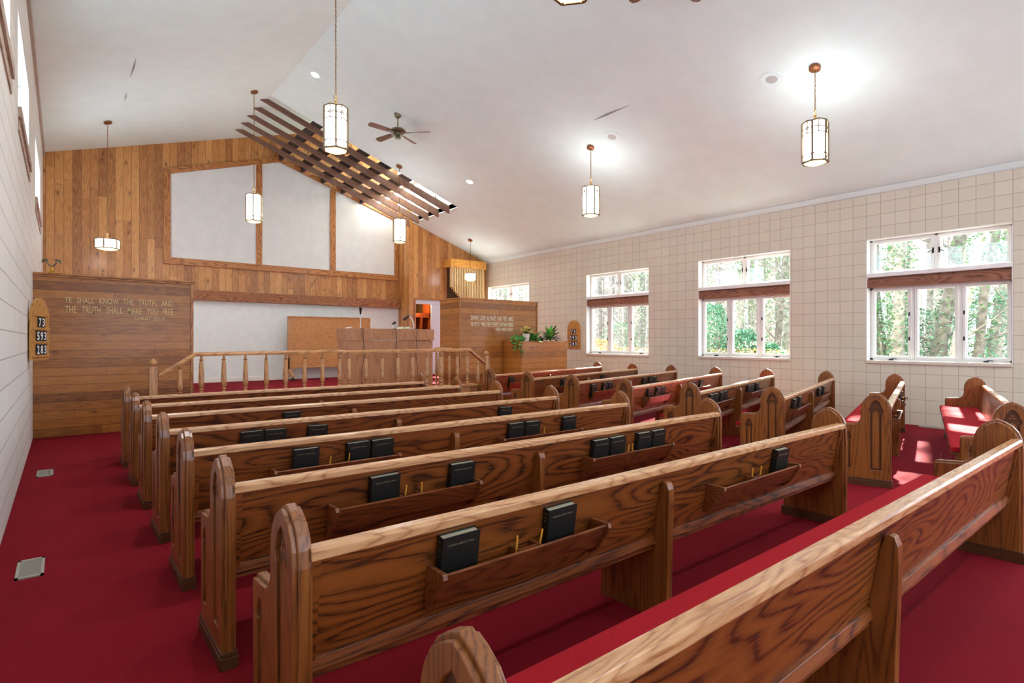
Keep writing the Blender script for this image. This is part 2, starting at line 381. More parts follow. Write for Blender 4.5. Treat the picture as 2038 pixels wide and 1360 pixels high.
TH = .14; OX, OY = 7.92, 12.0     # opening in the right slope of the ceiling
def slab(mb, f, x0, x1, y0, y1):
    return mb.prism([(x0, f(x0)), (x1, f(x1)), (x1, f(x1) + TH), (x0, f(x0) + TH)], 'Y', y0, y1)
ce = MB()
slab(ce, zl, XL - .3, RX, YB - .2, YF + .3)
slab(ce, zr, RX, XR + .35, YB - .2, OY); slab(ce, zr, OX, XR + .35, OY, YR + .4)
slab(ce, zl, RX, OX + .12, OY - .1, YF + .3)
S('ceiling', ce, 'ceiling')
S('wall_shaft_rear', MB().prism([(RX, zr(RX) + TH), (OX + .12, zr(OX) + TH), (OX + .12, zl(OX)), (RX + .01, zl(RX))], 'Y', OY - .1, OY), 'white')
sr = MB().box(OX, OX + .12, OY, OY + .3, zr(OX) + .02, zl(OX)); sr.box(OX, OX + .12, YF - .35, YF, zr(OX), zl(OX))
sr.box(OX, OX + .12, OY + .3, YF - .35, zr(OX) + .02, 5.25); sr.box(OX, OX + .12, OY + .3, YF - .35, 7.1, zl(OX))
S('wall_shaft_right', sr, 'white')

# front wall
S('wall_front', MB().prism([(XL - .1, 0), (7.81, 0), (7.81, zl(7.81)), (XL - .1, zl(XL - .1))], 'Y', YF, YF + .15), 'pine_v')
fr = MB().prism([(7.99, 0), (7.99, zr(7.99) + .02), (7.81, zr(7.81) + .35), (7.81, 0)], 'Y', YR, YR + .12)
fr.prism([(7.99, 2.55), (XR, 2.55), (XR, ZR0 + .02), (7.99, zr(7.99) + .02)], 'Y', YR, YR + .12)
fr.box(9.0, XR, YR, YR + .12, 0, 2.55)
S('wall_front_right', fr, 'pine_v')
S('wall_return', MB().box(7.81, 7.9, YR + .12, YF, 0, zr(7.81) + .35), 'pine_v')
S('wall_front_lower', MB().box(XL, 7.81, YF - .04, YF, .33, 2.4), 'white')
S('baseboard_front', MB().box(XL, 7.81, YF - .06, YF - .04, .33, .44), 'wpaint', bevel=.004)
S('trim_1', MB().box(1.7, 7.8, YF - .2, YF - .04, 2.31, 2.55), 'beam', bevel=.006)
S('trim_2', MB().prism([(XR, ZR0 - .06), (XR - .035, ZR0 - .05), (XR - .1, ZR0 + .025), (XR, ZR0 + .03)], 'Y', YB, YR), 'ceiling')
S('trim_3', MB().box(XL, XL + .035, YB, YF, ZL0 - .07, ZL0 + .01), noisy('taupe_trim', (176, 164, 148), (188, 176, 160), 8))

# gabled white panel with pine frame
pn = T('wall_panel', 'large gabled white wall panel framed in pine above the altar beam', 'panel', (4.8, YF, 3.2))
def ploc(mb): return mb.xf(Matrix.Translation((-4.8, -YF, -3.2)))
PL, PR, PB, PA, PAX = 1.95, 7.68, 3.29, 6.0, 4.395
zlT, zrT = 5.24, 4.92
inner = [(PL, PB), (PR, PB), (PR, zrT), (PAX, PA), (PL, zlT)]
outer = [(PL - .135, PB - .155), (PR + .12, PB - .155), (PR + .12, zrT + .09), (PAX, PA + .135), (PL - .135, zlT + .09)]
O('screen', ploc(MB().prism([(a, b) for a, b in inner], 'Y', YF - .02, YF)), 'screenwhite', pn)
for i in range(5):
    j = (i + 1) % 5
    O('frame_rail', ploc(MB().prism([inner[i], outer[i], outer[j], inner[j]], 'Y', YF - .06, YF)), 'trim' if i in (1, 4) else 'trim_x', pn, bevel=.004)
for x0, x1 in ((3.817, 3.962), (5.728, 5.884)):
    zt = min(zlT + (PA - zlT) * (x1 - PL) / (PAX - PL), PA - (PA - zrT) * (x1 - PAX) / (PR - PAX)) + .01
    O('mullion', ploc(MB().box(x0, x1, YF - .045, YF, PB, zt)), 'trim', pn, bevel=.004)

# ------------------------------------------------------------------ windows
def ring(mb, x0, x1, a, b, c, d, w_):
    mb.box(x0, x1, a, a + w_, c, d); mb.box(x0, x1, b - w_, b, c, d); mb.box(x0, x1, a + w_, b - w_, c, c + w_); mb.box(x0, x1, a + w_, b - w_, d - w_, d); return mb
def handle(parent, x, y, z, s=1):
    O('latch', MB().box(x - .012, x, y - .012, y + .012, z - .045, z + .045).tube([(x - .01, y, z), (x - .035, y + .01 * s, z + .005), (x - .04, y + .06 * s, z - .03)], .006, 6), 'black', parent)
for wi, (a, b) in enumerate(WINS):
    W = T('window_%d' % (wi + 1), '', ''); del W['label']; del W['category']; W['kind'] = 'structure'
    X = 10.72
    f = MB()
    t = .012
    f.box(XR + .002, X, a - .0, a + t, 1.02, ZH); f.box(XR + .002, X, b - t, b, 1.02, ZH); f.box(XR + .002, X, a, b, ZH - t, ZH)
    sm = .05; f.box(X, X + .1, a, a + sm, 1.02, ZH); f.box(X, X + .1, b - sm, b, 1.02, ZH); f.box(X, X + .1, a, b, ZH - .035, ZH)
    f.box(X, X + .1, a, b, 2.2, 2.48); f.box(X, X + .1, a, b, 1.0, 1.055)
    w3 = (b - a - .17 - .28) / 3; w2 = (b - a - .17 - .14) / 2
    gl = [(a + .085 + i * (w3 + .14), a + .085 + i * (w3 + .14) + w3, 1.09, 2.175) for i in range(3)] + [(a + .085 + i * (w2 + .14), a + .085 + i * (w2 + .14) + w2, 2.515, 2.985) for i in range(2)]
    for i in (0, 1): f.box(X - .0, X + .1, gl[i][1] + .05, gl[i][1] + .09, 1.05, 2.2)
    f.box(X, X + .1, gl[3][1] + .05, gl[3][1] + .09, 2.48, ZH)
    O('frame', f, 'wpaint', W)
    for q in gl:
        sh = O('sash', ring(ring(MB(), X - .012, X + .05, q[0] - .045, q[1] + .045, q[2] - .035, q[3] + .035, .036), X + .0, X + .05, q[0] - .012, q[1] + .012, q[2] - .012, q[3] + .012, .014), 'wpaint', W, bevel=.003)
        O('glass', MB().box(X + .02, X + .026, q[0], q[1], q[2], q[3]), 'glass', sh)
    O('sill', MB().box(XR - .03, X, a, b, .965, 1.02), 'sillpaint', W, bevel=.012)
    O('upper_sill', MB().box(XR - .02, X, a, b, 2.405, 2.478), 'wpaint', W, bevel=.014)
    O('header_beam', MB().box(XR + .012, X, a + .003, b - .003, 2.235, 2.372).box(XR + .05, X, a + .003, b - .003, 2.372, 2.405), 'beam_y', W, bevel=.004)
    if wi < 4:
        handle(W, X, gl[3][1] + .03, 2.78, -1); handle(W, X, gl[4][0] - .03, 2.78, 1)
        for z in (1.38, 1.78):
            O('latch', MB().box(X - .022, X, gl[0][1] + .015, gl[0][1] + .035, z - .03, z + .03), 'black', W)
            O('latch', MB().box(X - .022, X, gl[1][1] + .11, gl[1][1] + .13, z - .03, z + .03), 'black', W)
        for q in (gl[0], gl[2]):
            yc = (q[0] + q[1]) / 2
            O('crank', MB().box(X - .03, X, yc - .03, yc + .03, 1.02, 1.04).tube([(X - .02, yc, 1.04), (X - .05, yc - .03, 1.05), (X - .05, yc - .09, 1.045)], .006, 6), 'black', W)
M['leftbeam'] = oak('taupe_window_beam', 'Y', (150, 130, 112), (184, 162, 144), (194, 174, 156), .6, False, 1.0, 0)
for wi, (a, b) in enumerate(LWINS):
    W = T('window_%d' % (wi + 6), '', ''); del W['label']; del W['category']; W['kind'] = 'structure'
    X = XL - .16
    f = MB(); f.box(X, XL - .002, a, a + .012, LZ0, LZ1); f.box(X, XL - .002, b - .012, b, LZ0, LZ1); f.box(X, XL - .002, a, b, LZ1 - .012, LZ1); f.box(X, XL - .002, a, b, LZ0, LZ0 + .012)
    ring(f, X - .1, X, a, b, LZ0, LZ1, .05); f.box(X - .1, X, (a + b) / 2 - .02, (a + b) / 2 + .02, LZ0, LZ1)
    O('frame', f, 'wpaint', W)
    for q in ((a + .085, (a + b) / 2 - .07), ((a + b) / 2 + .07, b - .085)):
        sh = O('sash', ring(MB(), X - .05, X + .012, q[0] - .04, q[1] + .04, LZ0 + .05, LZ1 - .05, .04), 'wpaint', W, bevel=.003)
        O('glass', MB().box(X - .03, X - .024, q[0], q[1], LZ0 + .09, LZ1 - .09), 'glass', sh)
    handle(W, X + .03, (a + b) / 2 - .05, 3.8, -1)
    O('header_beam', MB().box(XL - .1, XL + .028, a, b, 3.40, 3.5).box(XL - .1, XL + .012, a, b, 3.28, 3.37), 'leftbeam', W, bevel=.004)
W = T('window_10', '', ''); del W['label']; del W['category']; W['kind'] = 'structure'
a, b = OY + .3, YF - .35
f = ring(MB(), OX + .01, OX + .11, a, b, 5.25, 7.1, .06)
for k in (1, 2): f.box(OX + .01, OX + .11, a + (b - a) * k / 3 - .03, a + (b - a) * k / 3 + .03, 5.25, 7.1)
O('frame', f, 'wpaint', W); O('glass', MB().box(OX + .05, OX + .056, a + .05, b - .05, 5.3, 7.05), 'glass', W)

# ------------------------------------------------------------------ louvre slats under the ceiling opening
SD = .195
names = ['nearest', 'second', 'middle', 'fourth', 'farthest']
for i in range(5):
    y = 12.2 + .53 * i; xt = RX - SD / ((RZ - ZL0) / (RX - XL) + (RZ - ZR0) / (XR - RX))
    mb = MB().prism([(xt + .14, zl(xt + .14) - .004), (7.78, zr(7.78) - SD), (7.78, zr(7.78) - .004), (RX, RZ - .004)], 'Y', y - .022, y + .022)
    tag(O('ceiling_slat', mb, 'slat'), '%s of the five long brown ceiling slats, counted from the pews' % names[i], 'slat', 'brown slats under the ceiling opening')
for i, x in enumerate((4.4, 4.95, 5.5, 6.05, 6.6)):
    z = zr(x) + .02
    tag(O('ceiling_joist', MB().prism([(x - .025, z), (x + .025, z - .018), (x + .025, z + .24), (x - .025, z + .26)], 'Y', OY, YF), 'slat_dark'),
        '%s dark cross joist seen between the brown slats, counted from the ridge' % ['first', 'second', 'third', 'fourth', 'fifth'][i], 'joist', 'dark joists above the ceiling slats')
t = T('strip_light', 'white strip light glowing above the right half of the brown slats', 'light', (7.0, 13.6, 5.3))
O('housing', MB().box(-.07, .07, -1.4, 1.4, .0, .08), 'wpaint', t, bevel=.004)
O('tube', MB().tube([(0, -1.35, -.03), (0, 1.35, -.03)], .022, 10), glow('fluorescent_tube', (255, 246, 226), 16), t)

# ------------------------------------------------------------------ altar platform
pf = T('altar_platform', 'red carpeted altar platform with boarded wooden front behind the pews', 'platform', (3.5, 8.1, 0))
def at(o, mb): return mb.xf(Matrix.Translation(-Vector(o.location)))
X0, X1, Y0 = 1.34, 5.66, 8.24
deck = MB().box(X0, X1, Y0, 9.99, 0, .33); deck.box(1.66, X1, 9.99, 10.27, 0, .33); deck.box(XL + .004, X1, 10.27, YF - .065, 0, .33); deck.box(X1, 7.8, 10.84, YF - .065, 0, .33); deck.box(7.8, XR - .005, 10.84, YR - .005, 0, .33)
O('carpet', at(pf, deck), 'carpet', pf)
O('step', at(pf, MB().box(1.0, X0, Y0 + .1, 9.99, 0, .165)), 'carpet', pf)
O('step', at(pf, MB().box(X1, 5.99, Y0 + .2, 9.97, 0, .165)), 'carpet', pf)
M['skirt'] = planks('boarded_skirt', True, .1, ((140, 84, 44), (178, 118, 70), (192, 134, 84)), .003, knots=False, length=9)
sk = MB().prism([(X0 - .05, 0), (X1 + .42, 0), (X1 + .42, .3), (X1 + .1, .54), (X0, .54)], 'Y', Y0 - .09, Y0)
O('skirting', at(pf, sk), 'skirt', pf)
O('curb_cap', at(pf, MB().prism([(X0 - .02, .54), (X1 + .1, .54), (X1 + .46, .28), (X1 + .47, .31), (X1 + .11, .575), (X0 - .02, .575)], 'Y', Y0 - .12, Y0 + .03)), 'rail_oak_x', pf, bevel=.004)

def baluster(h):
    k = h / .6; q = 1.18
    return MB().lathe([(.024, 0), (.024, .03 * k), (.013, .045 * k), (.026, .085 * k), (.013, .115 * k), (.024, .135 * k), (.012, .15 * k), (.027, .175 * k), (.029, .22 * k), (.021, .5 * k), (.012, .515 * k), (.024, .535 * k), (.012, .55 * k), (.012, h)], n=10).xf(Matrix.Diagonal((q, q, 1, 1))).box(-.026, .026, -.026, .026, -.0, .03 * k)
rl = T('altar_railing', 'oak altar railing with turned balusters in front of the readers desk', 'railing', (3.3, Y0 - .04, .0))
RZT = 1.21
def hrail(pts, name, par):
    mb = MB()
    prof = [(-.03, -.055), (.03, -.055), (.034, -.03), (.026, -.012), (.012, 0), (-.012, 0), (-.026, -.012), (-.034, -.03)]
    P_ = [Vector(p) for p in pts]; vs = []; n = len(prof)
    for i, p in enumerate(P_):
        d = (P_[min(i + 1, len(P_) - 1)] - P_[max(i - 1, 0)]); d.z = 0; d.normalize(); s = Vector((d.y, -d.x, 0))
        for q in prof: vs.append(p + s * q[0] + Vector((0, 0, q[1])))
    fs = [(i * n + k, i * n + (k + 1) % n, (i + 1) * n + (k + 1) % n, (i + 1) * n + k) for i in range(len(P_) - 1) for k in range(n)]
    fs += [tuple(range(n))[::-1], tuple(range((len(P_) - 1) * n, len(P_) * n))]
    mb.add(vs, fs); return O(name, at(par, mb), 'rail_oak_x', par)
yr1, yr2 = Y0 - .04, Y0 - .1
hrail([(.93, yr1, .93), (1.34, yr1, RZT - .012), (3.2, yr1, RZT)], 'handrail', rl)
hrail([(3.2, yr1, RZT), (3.24, yr1, RZT + .004), (3.34, yr2, RZT - .008), (5.1, yr2, RZT), (5.68, yr2 + .1, RZT + .005), (6.05, yr2 + .16, .98)], 'handrail', rl)
bal = []
for u in (400.6, 445.5, 488.6, 530, 568.6, 606.3, 641.7, 676.2): bal.append((yr1 * math.tan(R(39) + math.atan((u - 1019) / 1104)), yr1, .575, RZT - .05))
for u in (694.7, 728.3, 760.7, 791.8, 821.4, 849.9, 878): bal.append((yr2 * math.tan(R(39) + math.atan((u - 1019) / 1104)), yr2, .575, RZT - .05))
bal += [(1.165, yr1, .575, RZT - .16), (5.4, yr2 + .06, .575, RZT - .05), (5.64, yr2 + .1, .575, RZT - .05), (5.9, yr2 + .14, .43, RZT - .22)]
bme = None
for x, y, z0, z1 in bal:
    if bme and abs(z1 - z0 - (RZT - .05 - .575)) < .001: o = bpy.data.objects.new('baluster', bme); COL.objects.link(o); o.parent = rl
    else:
        o = O('baluster', baluster(z1 - z0), 'rail_oak', rl, smooth=True)
        if bme is None: bme = o.data
    o.location = (x - 3.3, y - (Y0 - .04), z0)
for x, y, zt in ((.876, yr1, 1.125), (6.12, yr2 + .18, 1.165)):
    o = O('newel_post', MB().box(-.045, .045, -.045, .045, 0, zt - .1).lathe([(.03, zt - .1), (.03, zt - .09), (.044, zt - .08), (.05, zt - .055), (.036, zt - .03), (.004, zt)], n=12), 'rail_oak', rl, bevel=.004)
    o.location = (x - 3.3, y - (Y0 - .04), 0)
r2 = T('altar_railing', 'short oak railing beside the steps, behind the right end of the front railing', 'railing', (6.45, 10.4, .33))
hrail([(6.33, 9.85, 1.2), (6.37, 10.2, 1.2), (6.5, 10.75, 1.2)], 'handrail', r2)
for x, y in ((6.34, 9.93), (6.38, 10.25), (6.43, 10.47), (6.49, 10.7)):
    o = O('baluster', baluster(.82), 'rail_oak', r2, smooth=True); o.location = (x - 6.45, y - 10.4, 0)
O('base', MB().box(-.16, .1, -.55, .35, -.33, .0), 'skirt', r2)

# ------------------------------------------------------------------ lettered partitions and planter
lp = T('partition', 'tall wood plank partition with the YE SHALL KNOW THE TRUTH lettering', 'partition', (.65, 10.05, 0))
O('plank_face', at(lp, MB().box(XL, 1.595, 10.05, 10.2, 0, 2.24)), 'pine_h', lp)
O('cap', at(lp, MB().box(XL, 1.64, 10.0, 10.25, 2.262, 2.29).box(XL, 1.61, 10.02, 10.23, 2.235, 2.262)), 'trim_x', lp, bevel=.004)
O('corner_trim', at(lp, MB().box(1.575, 1.615, 10.035, 10.21, 0, 2.235)), 'trim', lp, bevel=.003)
def letters(par, s, x, z, w_, h_, y, mat='gold'):
    mb = text_mb(s, w_, h_, .012).xf(Matrix.Translation((x, y, z))); return O('lettering', at(par, mb), mat, par)
letters(lp, 'YE  SHALL  KNOW  THE  TRUTH,  AND', .02, 1.868, 1.31, .098, 10.05)
letters(lp, 'THE  TRUTH  SHALL  MAKE  YOU  FREE.', .025, 1.742, 1.325, .098, 10.05)
letters(lp, 'CHRIST JESUS', .838, 1.645, .39, .062, 10.05)
bx = T('partition', 'wood plank organ enclosure with DIVINE LOVE lettering, beside the planter', 'partition', (7.77, 10.0, 0))
O('plank_face', at(bx, MB().box(6.65, 8.88, 10.0, 10.8, 0, 2.25)), 'pine_h', bx)
O('cap', at(bx, MB().box(6.63, 8.9, 9.98, 10.82, 2.25, 2.28)), 'trim_x', bx, bevel=.004)
O('corner_trim', at(bx, MB().box(6.64, 6.67, 9.985, 10.02, 0, 2.25).box(8.85, 8.89, 9.985, 10.02, 0, 2.25)), 'trim', bx)
letters(bx, 'DIVINE LOVE ALWAYS HAS MET AND', 6.93, 1.795, 1.2, .105, 10.0, 'silverletter')
letters(bx, 'ALWAYS WILL MEET EVERY HUMAN NEED', 6.93, 1.665, 1.2, .095, 10.0, 'silverletter')
letters(bx, 'MARY BAKER EDDY', 7.62, 1.57, .49, .068, 10.0, 'silverletter')
pl = T('planter', 'tall wood plank planter box below the organ enclosure, filled with plants', 'planter', (8.5, 9.65, 0))
pb = MB().box(7.81, 9.2, 9.31, 9.35, 0, 1.31).box(7.81, 9.2, 9.94, 9.98, 0, 1.31).box(7.81, 7.85, 9.35, 9.94, 0, 1.31).box(9.16, 9.2, 9.35, 9.94, 0, 1.31)
O('plank_face', at(pl, pb), 'pine_h', pl)
O('rim', at(pl, MB().box(7.8, 9.21, 9.3, 9.36, 1.31, 1.335).box(7.8, 9.21, 9.93, 9.985, 1.31, 1.335).box(7.8, 7.86, 9.36, 9.93, 1.31, 1.335).box(9.15, 9.21, 9.36, 9.93, 1.31, 1.335)), 'trim_x', pl, bevel=.003)
O('soil', at(pl, MB().box(7.85, 9.16, 9.35, 9.94, 1.2, 1.26)), plain('potting_soil', (58, 42, 30), .95), pl)

def leaf(mb, base, d, up, L, W_, fold=.25, bend=.25):
    d = Vector(d).normalized(); up = Vector(up); s = d.cross(up)
    if s.length < 1e-3: s = d.orthogonal()
    s.normalize(); n_ = s.cross(d).normalized(); base = Vector(base)
    P_ = []
    for t, wd in ((0, .08), (.25, .42), (.5, .5), (.78, .3), (1, 0)):
        c = base + d * L * t - n_ * bend * L * t * t
        if t == 1: P_.append(c)
        else: P_ += [c - s * W_ * wd + n_ * fold * W_ * wd, c, c + s * W_ * wd + n_ * fold * W_ * wd]
    mb.add(P_, [(0, 1, 4, 3), (1, 2, 5, 4), (3, 4, 7, 6), (4, 5, 8, 7), (6, 7, 10, 9), (7, 8, 11, 10), (9, 10, 12), (10, 11, 12)])
def rosette(n, L, W_, r, up0=.3, up1=1.4, seed=1, z0=0, bend=.35):
    rr = random.Random(seed); mb = MB()
    for i in range(n):
        a = i * 2.4 + rr.random(); e = up0 + (up1 - up0) * i / n; k = rr.uniform(.75, 1.1)
        d = (math.cos(a) * math.cos(e), math.sin(a) * math.cos(e), math.sin(e))
        leaf(mb, (r * math.cos(a) * .2, r * math.sin(a) * .2, z0 + i * .22 * L / n), d, (0, 0, 1), L * k, W_ * k, .25, bend)
    return mb
def plant(name, label, loc, leaves, mat, group='plants in the planter box', stem_h=.12):
    t = T(name, label, 'plant', loc, 0, group)
    O('leaves', leaves, mat, t, smooth=True, recalc=False); O('stem', MB().tube([(0, 0, -.1), (0, 0, stem_h)], .01, 6), 'stem', t); return t
# trailing ivy
rr = random.Random(5); iv = MB(); st = MB()
strands = [[(.25, -.1, .06), (.1, -.16, .12), (-.05, -.2, .1), (-.1, -.22, -.05), (-.09, -.24, -.3)], [(.2, .0, .06), (.0, -.05, .14), (-.12, -.1, .06), (-.15, -.12, -.18)],
           [(.2, 0, .05), (.35, -.15, .13), (.5, -.2, .1)], [(.2, 0, .05), (.3, -.1, .2), (.42, -.1, .16)], [(.1, -.1, .06), (-.02, -.2, .15), (-.08, -.26, .02)], [(.15, .1, .05), (.05, .1, .17), (-.1, .05, .12), (-.14, 0, -.05)]]
for sp in strands:
    st.tube(sp, .004, 5)
    for k in range(len(sp) - 1):
        a_, b_ = Vector(sp[k]), Vector(sp[k + 1])
        for q in range(9):
            p = a_.lerp(b_, q / 9); an = rr.uniform(0, 6.28)
            leaf(iv, p, (math.cos(an) - .3, math.sin(an) - .5, rr.uniform(-.4, .5)), (rr.uniform(-.3, .3), -.6, 1), rr.uniform(.05, .085), rr.uniform(.05, .075), .2, .4)
t = T('ivy_plant', 'bright green ivy trailing over the left edge of the planter', 'plant', (7.9, 9.55, 1.3), 0, 'plants in the planter box')
O('leaves', iv, 'leaf_bright', t, smooth=True, recalc=False); O('stem', st, 'stem', t)
# yellow flowers
t = T('potted_flower', 'yellow flowers in a white pot on the planter corner', 'plant', (7.99, 9.37, 1.335), 0, 'plants in the planter box')
O('pot', MB().lathe([(.055, 0), (.058, .004), (.082, .15), (.088, .155), (.088, .165), (.076, .165), (.07, .13), (.0, .125)], n=18), 'pot', t, smooth=True)
fl = MB(); rr = random.Random(3)
for i in range(34):
    a = rr.uniform(0, 6.28); r_ = rr.uniform(0, .15); c = Vector((r_ * math.cos(a), r_ * math.sin(a), .3 - r_ * .6 + rr.uniform(-.03, .03)))
    for k in range(5):
        b_ = k * 1.257 + i; leaf(fl, c, (math.cos(b_), math.sin(b_) - .2, .35), (0, -.3, 1), .045, .036, .2, .3)
O('blossoms', fl, 'petal', t, smooth=True, recalc=False)
O('leaves', rosette(12, .2, .07, .03, .2, 1.3, 2, .14), 'leaf_mid', t, smooth=True, recalc=False)
plant('foliage_plant', 'broad bright leaf plant right of the yellow flowers', (8.28, 9.42, 1.27), rosette(16, .25, .11, .05, .2, 1.3, 8, .05, .5), 'leaf_bright')
plant('foliage_plant', 'small upright green plant behind the yellow flowers', (8.4, 9.75, 1.27), rosette(16, .24, .05, .05, .5, 1.4, 9, .05), 'leaf_mid')
plant('foliage_plant', 'grey green plant in the middle of the planter', (8.6, 9.55, 1.27), rosette(26, .22, .05, .08, .1, 1.2, 12, .02, .5), 'leaf_grey')
plant('foliage_plant', 'tall dark leaved plant at the right end of the planter', (8.95, 9.6, 1.27), rosette(34, .3, .08, .07, .1, 1.35, 14, .1, .4), 'leaf_dark', stem_h=.3)
plant('foliage_plant', 'tall bright green plant in front of the dark leaved plant', (8.83, 9.5, 1.27), rosette(14, .36, .09, .05, .5, 1.5, 15, .08, .2), 'leaf_bright', stem_h=.2)

# ------------------------------------------------------------------ readers desk and things on it
dk = T('readers_desk', 'long oak veneer readers desk standing behind the altar railing', 'desk', (4.62, 9.3, .33))
O('body', at(dk, MB().box(3.79, 5.57, 9.32, 9.6, .33, 1.345)), 'desk', dk, bevel=.003)
O('upper_panel', at(dk, MB().box(3.77, 5.59, 9.3, 9.345, 1.352, 1.565).box(3.77, 3.81, 9.345, 9.62, 1.352, 1.565).box(5.55, 5.59, 9.345, 9.62, 1.352, 1.565)), 'desk', dk, bevel=.003)
O('top', at(dk, MB().prism([(9.345, 1.49), (9.345, 1.51), (9.62, 1.45), (9.62, 1.43)], 'X', 3.81, 5.55)), 'desk', dk)
def mic(label, x, pts, head, y=9.31):
    t = T('microphone', label, 'microphone', (x, 9.4, 1.5), 0, 'microphones on the readers desk')
    O('stand', MB().tube([Vector(p) - Vector((x, 9.4, 1.5)) for p in pts], .011, 8), 'chrome', t, smooth=True)
    a_, b_ = [Vector(h) - Vector((x, 9.4, 1.5)) for h in head]
    O('mic_head', MB().tube([a_, a_.lerp(b_, .5), b_], [.014, .02, .026], 10), 'black', t, smooth=True)
    c = []; z = 1.57; rr = random.Random(int(x * 100))
    while z > .36:
        c.append((x + .012 * math.sin(z * 7 + x * 9) * (2.2 if z < 1.15 else 1) - x, y - .03 - 9.4, z - 1.5)); z -= .06
    c += [(c[-1][0] + .06, y - .1 - 9.4, .34 - 1.5)]
    O('cord', MB().tube([(0, 0, .07)] + c, .0045, 6), 'black', t)
mic('straight white microphone stand near the left end of the desk', 4.13, [(4.13, 9.4, 1.5), (4.13, 9.4, 1.82)], [(4.13, 9.4, 1.82), (4.115, 9.36, 1.935)])
mic('short small black microphone in the middle of the desk', 4.77, [(4.77, 9.4, 1.5), (4.77, 9.4, 1.64)], [(4.75, 9.4, 1.65), (4.81, 9.38, 1.69)])
mic('curved white microphone stand with black head near the desk right end', 5.2, [(5.2, 9.4, 1.5), (5.2, 9.4, 1.66), (5.16, 9.4, 1.76), (5.1, 9.4, 1.82)], [(5.1, 9.4, 1.82), (4.99, 9.4, 1.74)])
t = T('booklet', 'white open booklet on the left end of the desk', 'booklet', (3.88, 9.42, 1.525))
O('pages', MB().prism([(-.1, 0), (0, .035), (.1, .06), (.1, .065), (0, .045), (-.1, .01)], 'Y', -.03, .12), 'whitecard', t)
t = T('open_book', 'open cream paged book beside the curved microphone', 'book', (5.06, 9.5, 1.53))
O('pages', MB().prism([(-.13, .03), (-.07, .08), (0, .05), (.07, .08), (.13, .03), (.13, .02), (0, .03), (-.13, .02)], 'Y', -.1, .1), 'pages', t)

# rolling board behind the desk
rb = T('rolling_board', 'large oak plywood board on a wheeled stand behind the altar railing', 'board', (5.58, 14.6, .33))
O('panel', at(rb, MB().box(4.5, 6.66, 14.59, 14.62, .67, 1.95)), 'ply', rb)
f = MB().box(4.46, 4.5, 14.57, 14.64, .6, 1.98).box(6.66, 6.7, 14.57, 14.64, .6, 1.98).box(4.5, 6.66, 14.57, 14.64, 1.95, 1.98).box(4.5, 6.66, 14.58, 14.63, .64, .67)
O('frame', at(rb, f), 'rail_oak_x', rb, bevel=.003)
for x, s in ((4.48, 1), (6.68, -1)):
    O('foot', at(rb, MB().box(x - .03, x + .03, 14.57, 14.63, .45, .9).prism([(14.2, .42), (15.0, .42), (15.0, .47), (14.66, .62), (14.54, .62), (14.2, .47)], 'X', x - .025, x + .025).bar((x, 14.6, .55), (x + .22 * s, 14.6, .67), .03)), 'rail_oak_x', rb)
    for yy in (14.26, 14.92):
        O('caster', at(rb, MB().lathe([(.0, -.018), (.045, -.018), (.045, .018), (.0, .018)], (x, yy, .375), 12, 'X')), 'black', rb)
tag(O('wall_outlet', MB().box(5.02, 5.09, YF - .052, YF - .04, .6, .71), plain('outlet_plate', (196, 176, 168), .5), bevel=.003), 'small outlet plate on the white wall under the plywood board', 'outlet')

# ------------------------------------------------------------------ door with closet, organ grille
D = T('door_1', '', ''); del D['label']; del D['category']; D['kind'] = 'structure'
O('door_frame', MB().box(7.97, 8.02, YR - .02, YR + .12, .33, 2.6).box(9.0, 9.05, YR - .02, YR + .12, .33, 2.6).box(8.02, 9.0, YR - .02, YR + .12, 2.55, 2.6), 'trim', D, bevel=.003)
O('inner_frame', MB().box(8.02, 8.05, YR + .03, YR + .15, .33, 2.55).box(8.05, 9.0, YR + .03, YR + .15, 2.43, 2.55), 'doorw', D)
dl = O('door_leaf', MB().box(8.57, 8.99, YR + .03, YR + .075, .34, 2.42), 'doorw', D)
O('door_knob', MB().lathe([(.0, 0), (.02, .01), (.02, .03), (.0, .04)], (8.55, YR + .05, 1.45), 10, 'X'), 'black', dl)
cl = MB().box(7.92, 7.98, YR + .13, 16.4, .33, 2.7).box(9.0, 9.06, YR + .13, 16.4, .33, 2.7).box(7.92, 9.06, 16.35, 16.4, .33, 2.7).box(7.92, 9.06, YR + .15, 16.4, 2.6, 2.66)
S('wall_closet', cl, 'closet'); S('floor_closet', MB().box(7.8, 9.1, YR, 16.4, .25, .335), 'carpet')
sh = T('closet_shelf', 'orange stained shelf unit inside the open doorway', 'shelf', (8.45, 15.2, .33))
O('shelf_board', at(sh, MB().box(7.98, 8.95, 15.1, 15.5, 2.06, 2.2)), 'shelf', sh); O('side_panel', at(sh, MB().box(8.6, 8.66, 15.1, 15.5, .33, 2.06)), 'shelf', sh); O('side_panel', at(sh, MB().box(8.9, 8.95, 15.1, 15.5, .33, 2.5)), 'shelf', sh)
O('cabinet', at(sh, MB().box(8.3, 8.6, 15.1, 15.5, .33, 1.66)), 'black', sh)
cl_ = bpy.data.lights.new('closet_bulb', 'POINT'); cl_.energy = 14; cl_.color = (1, .75, .45); cl_.shadow_soft_size = .06
o = bpy.data.objects.new('closet_bulb', cl_); COL.objects.link(o); o.location = (8.3, 15.0, 2.45)

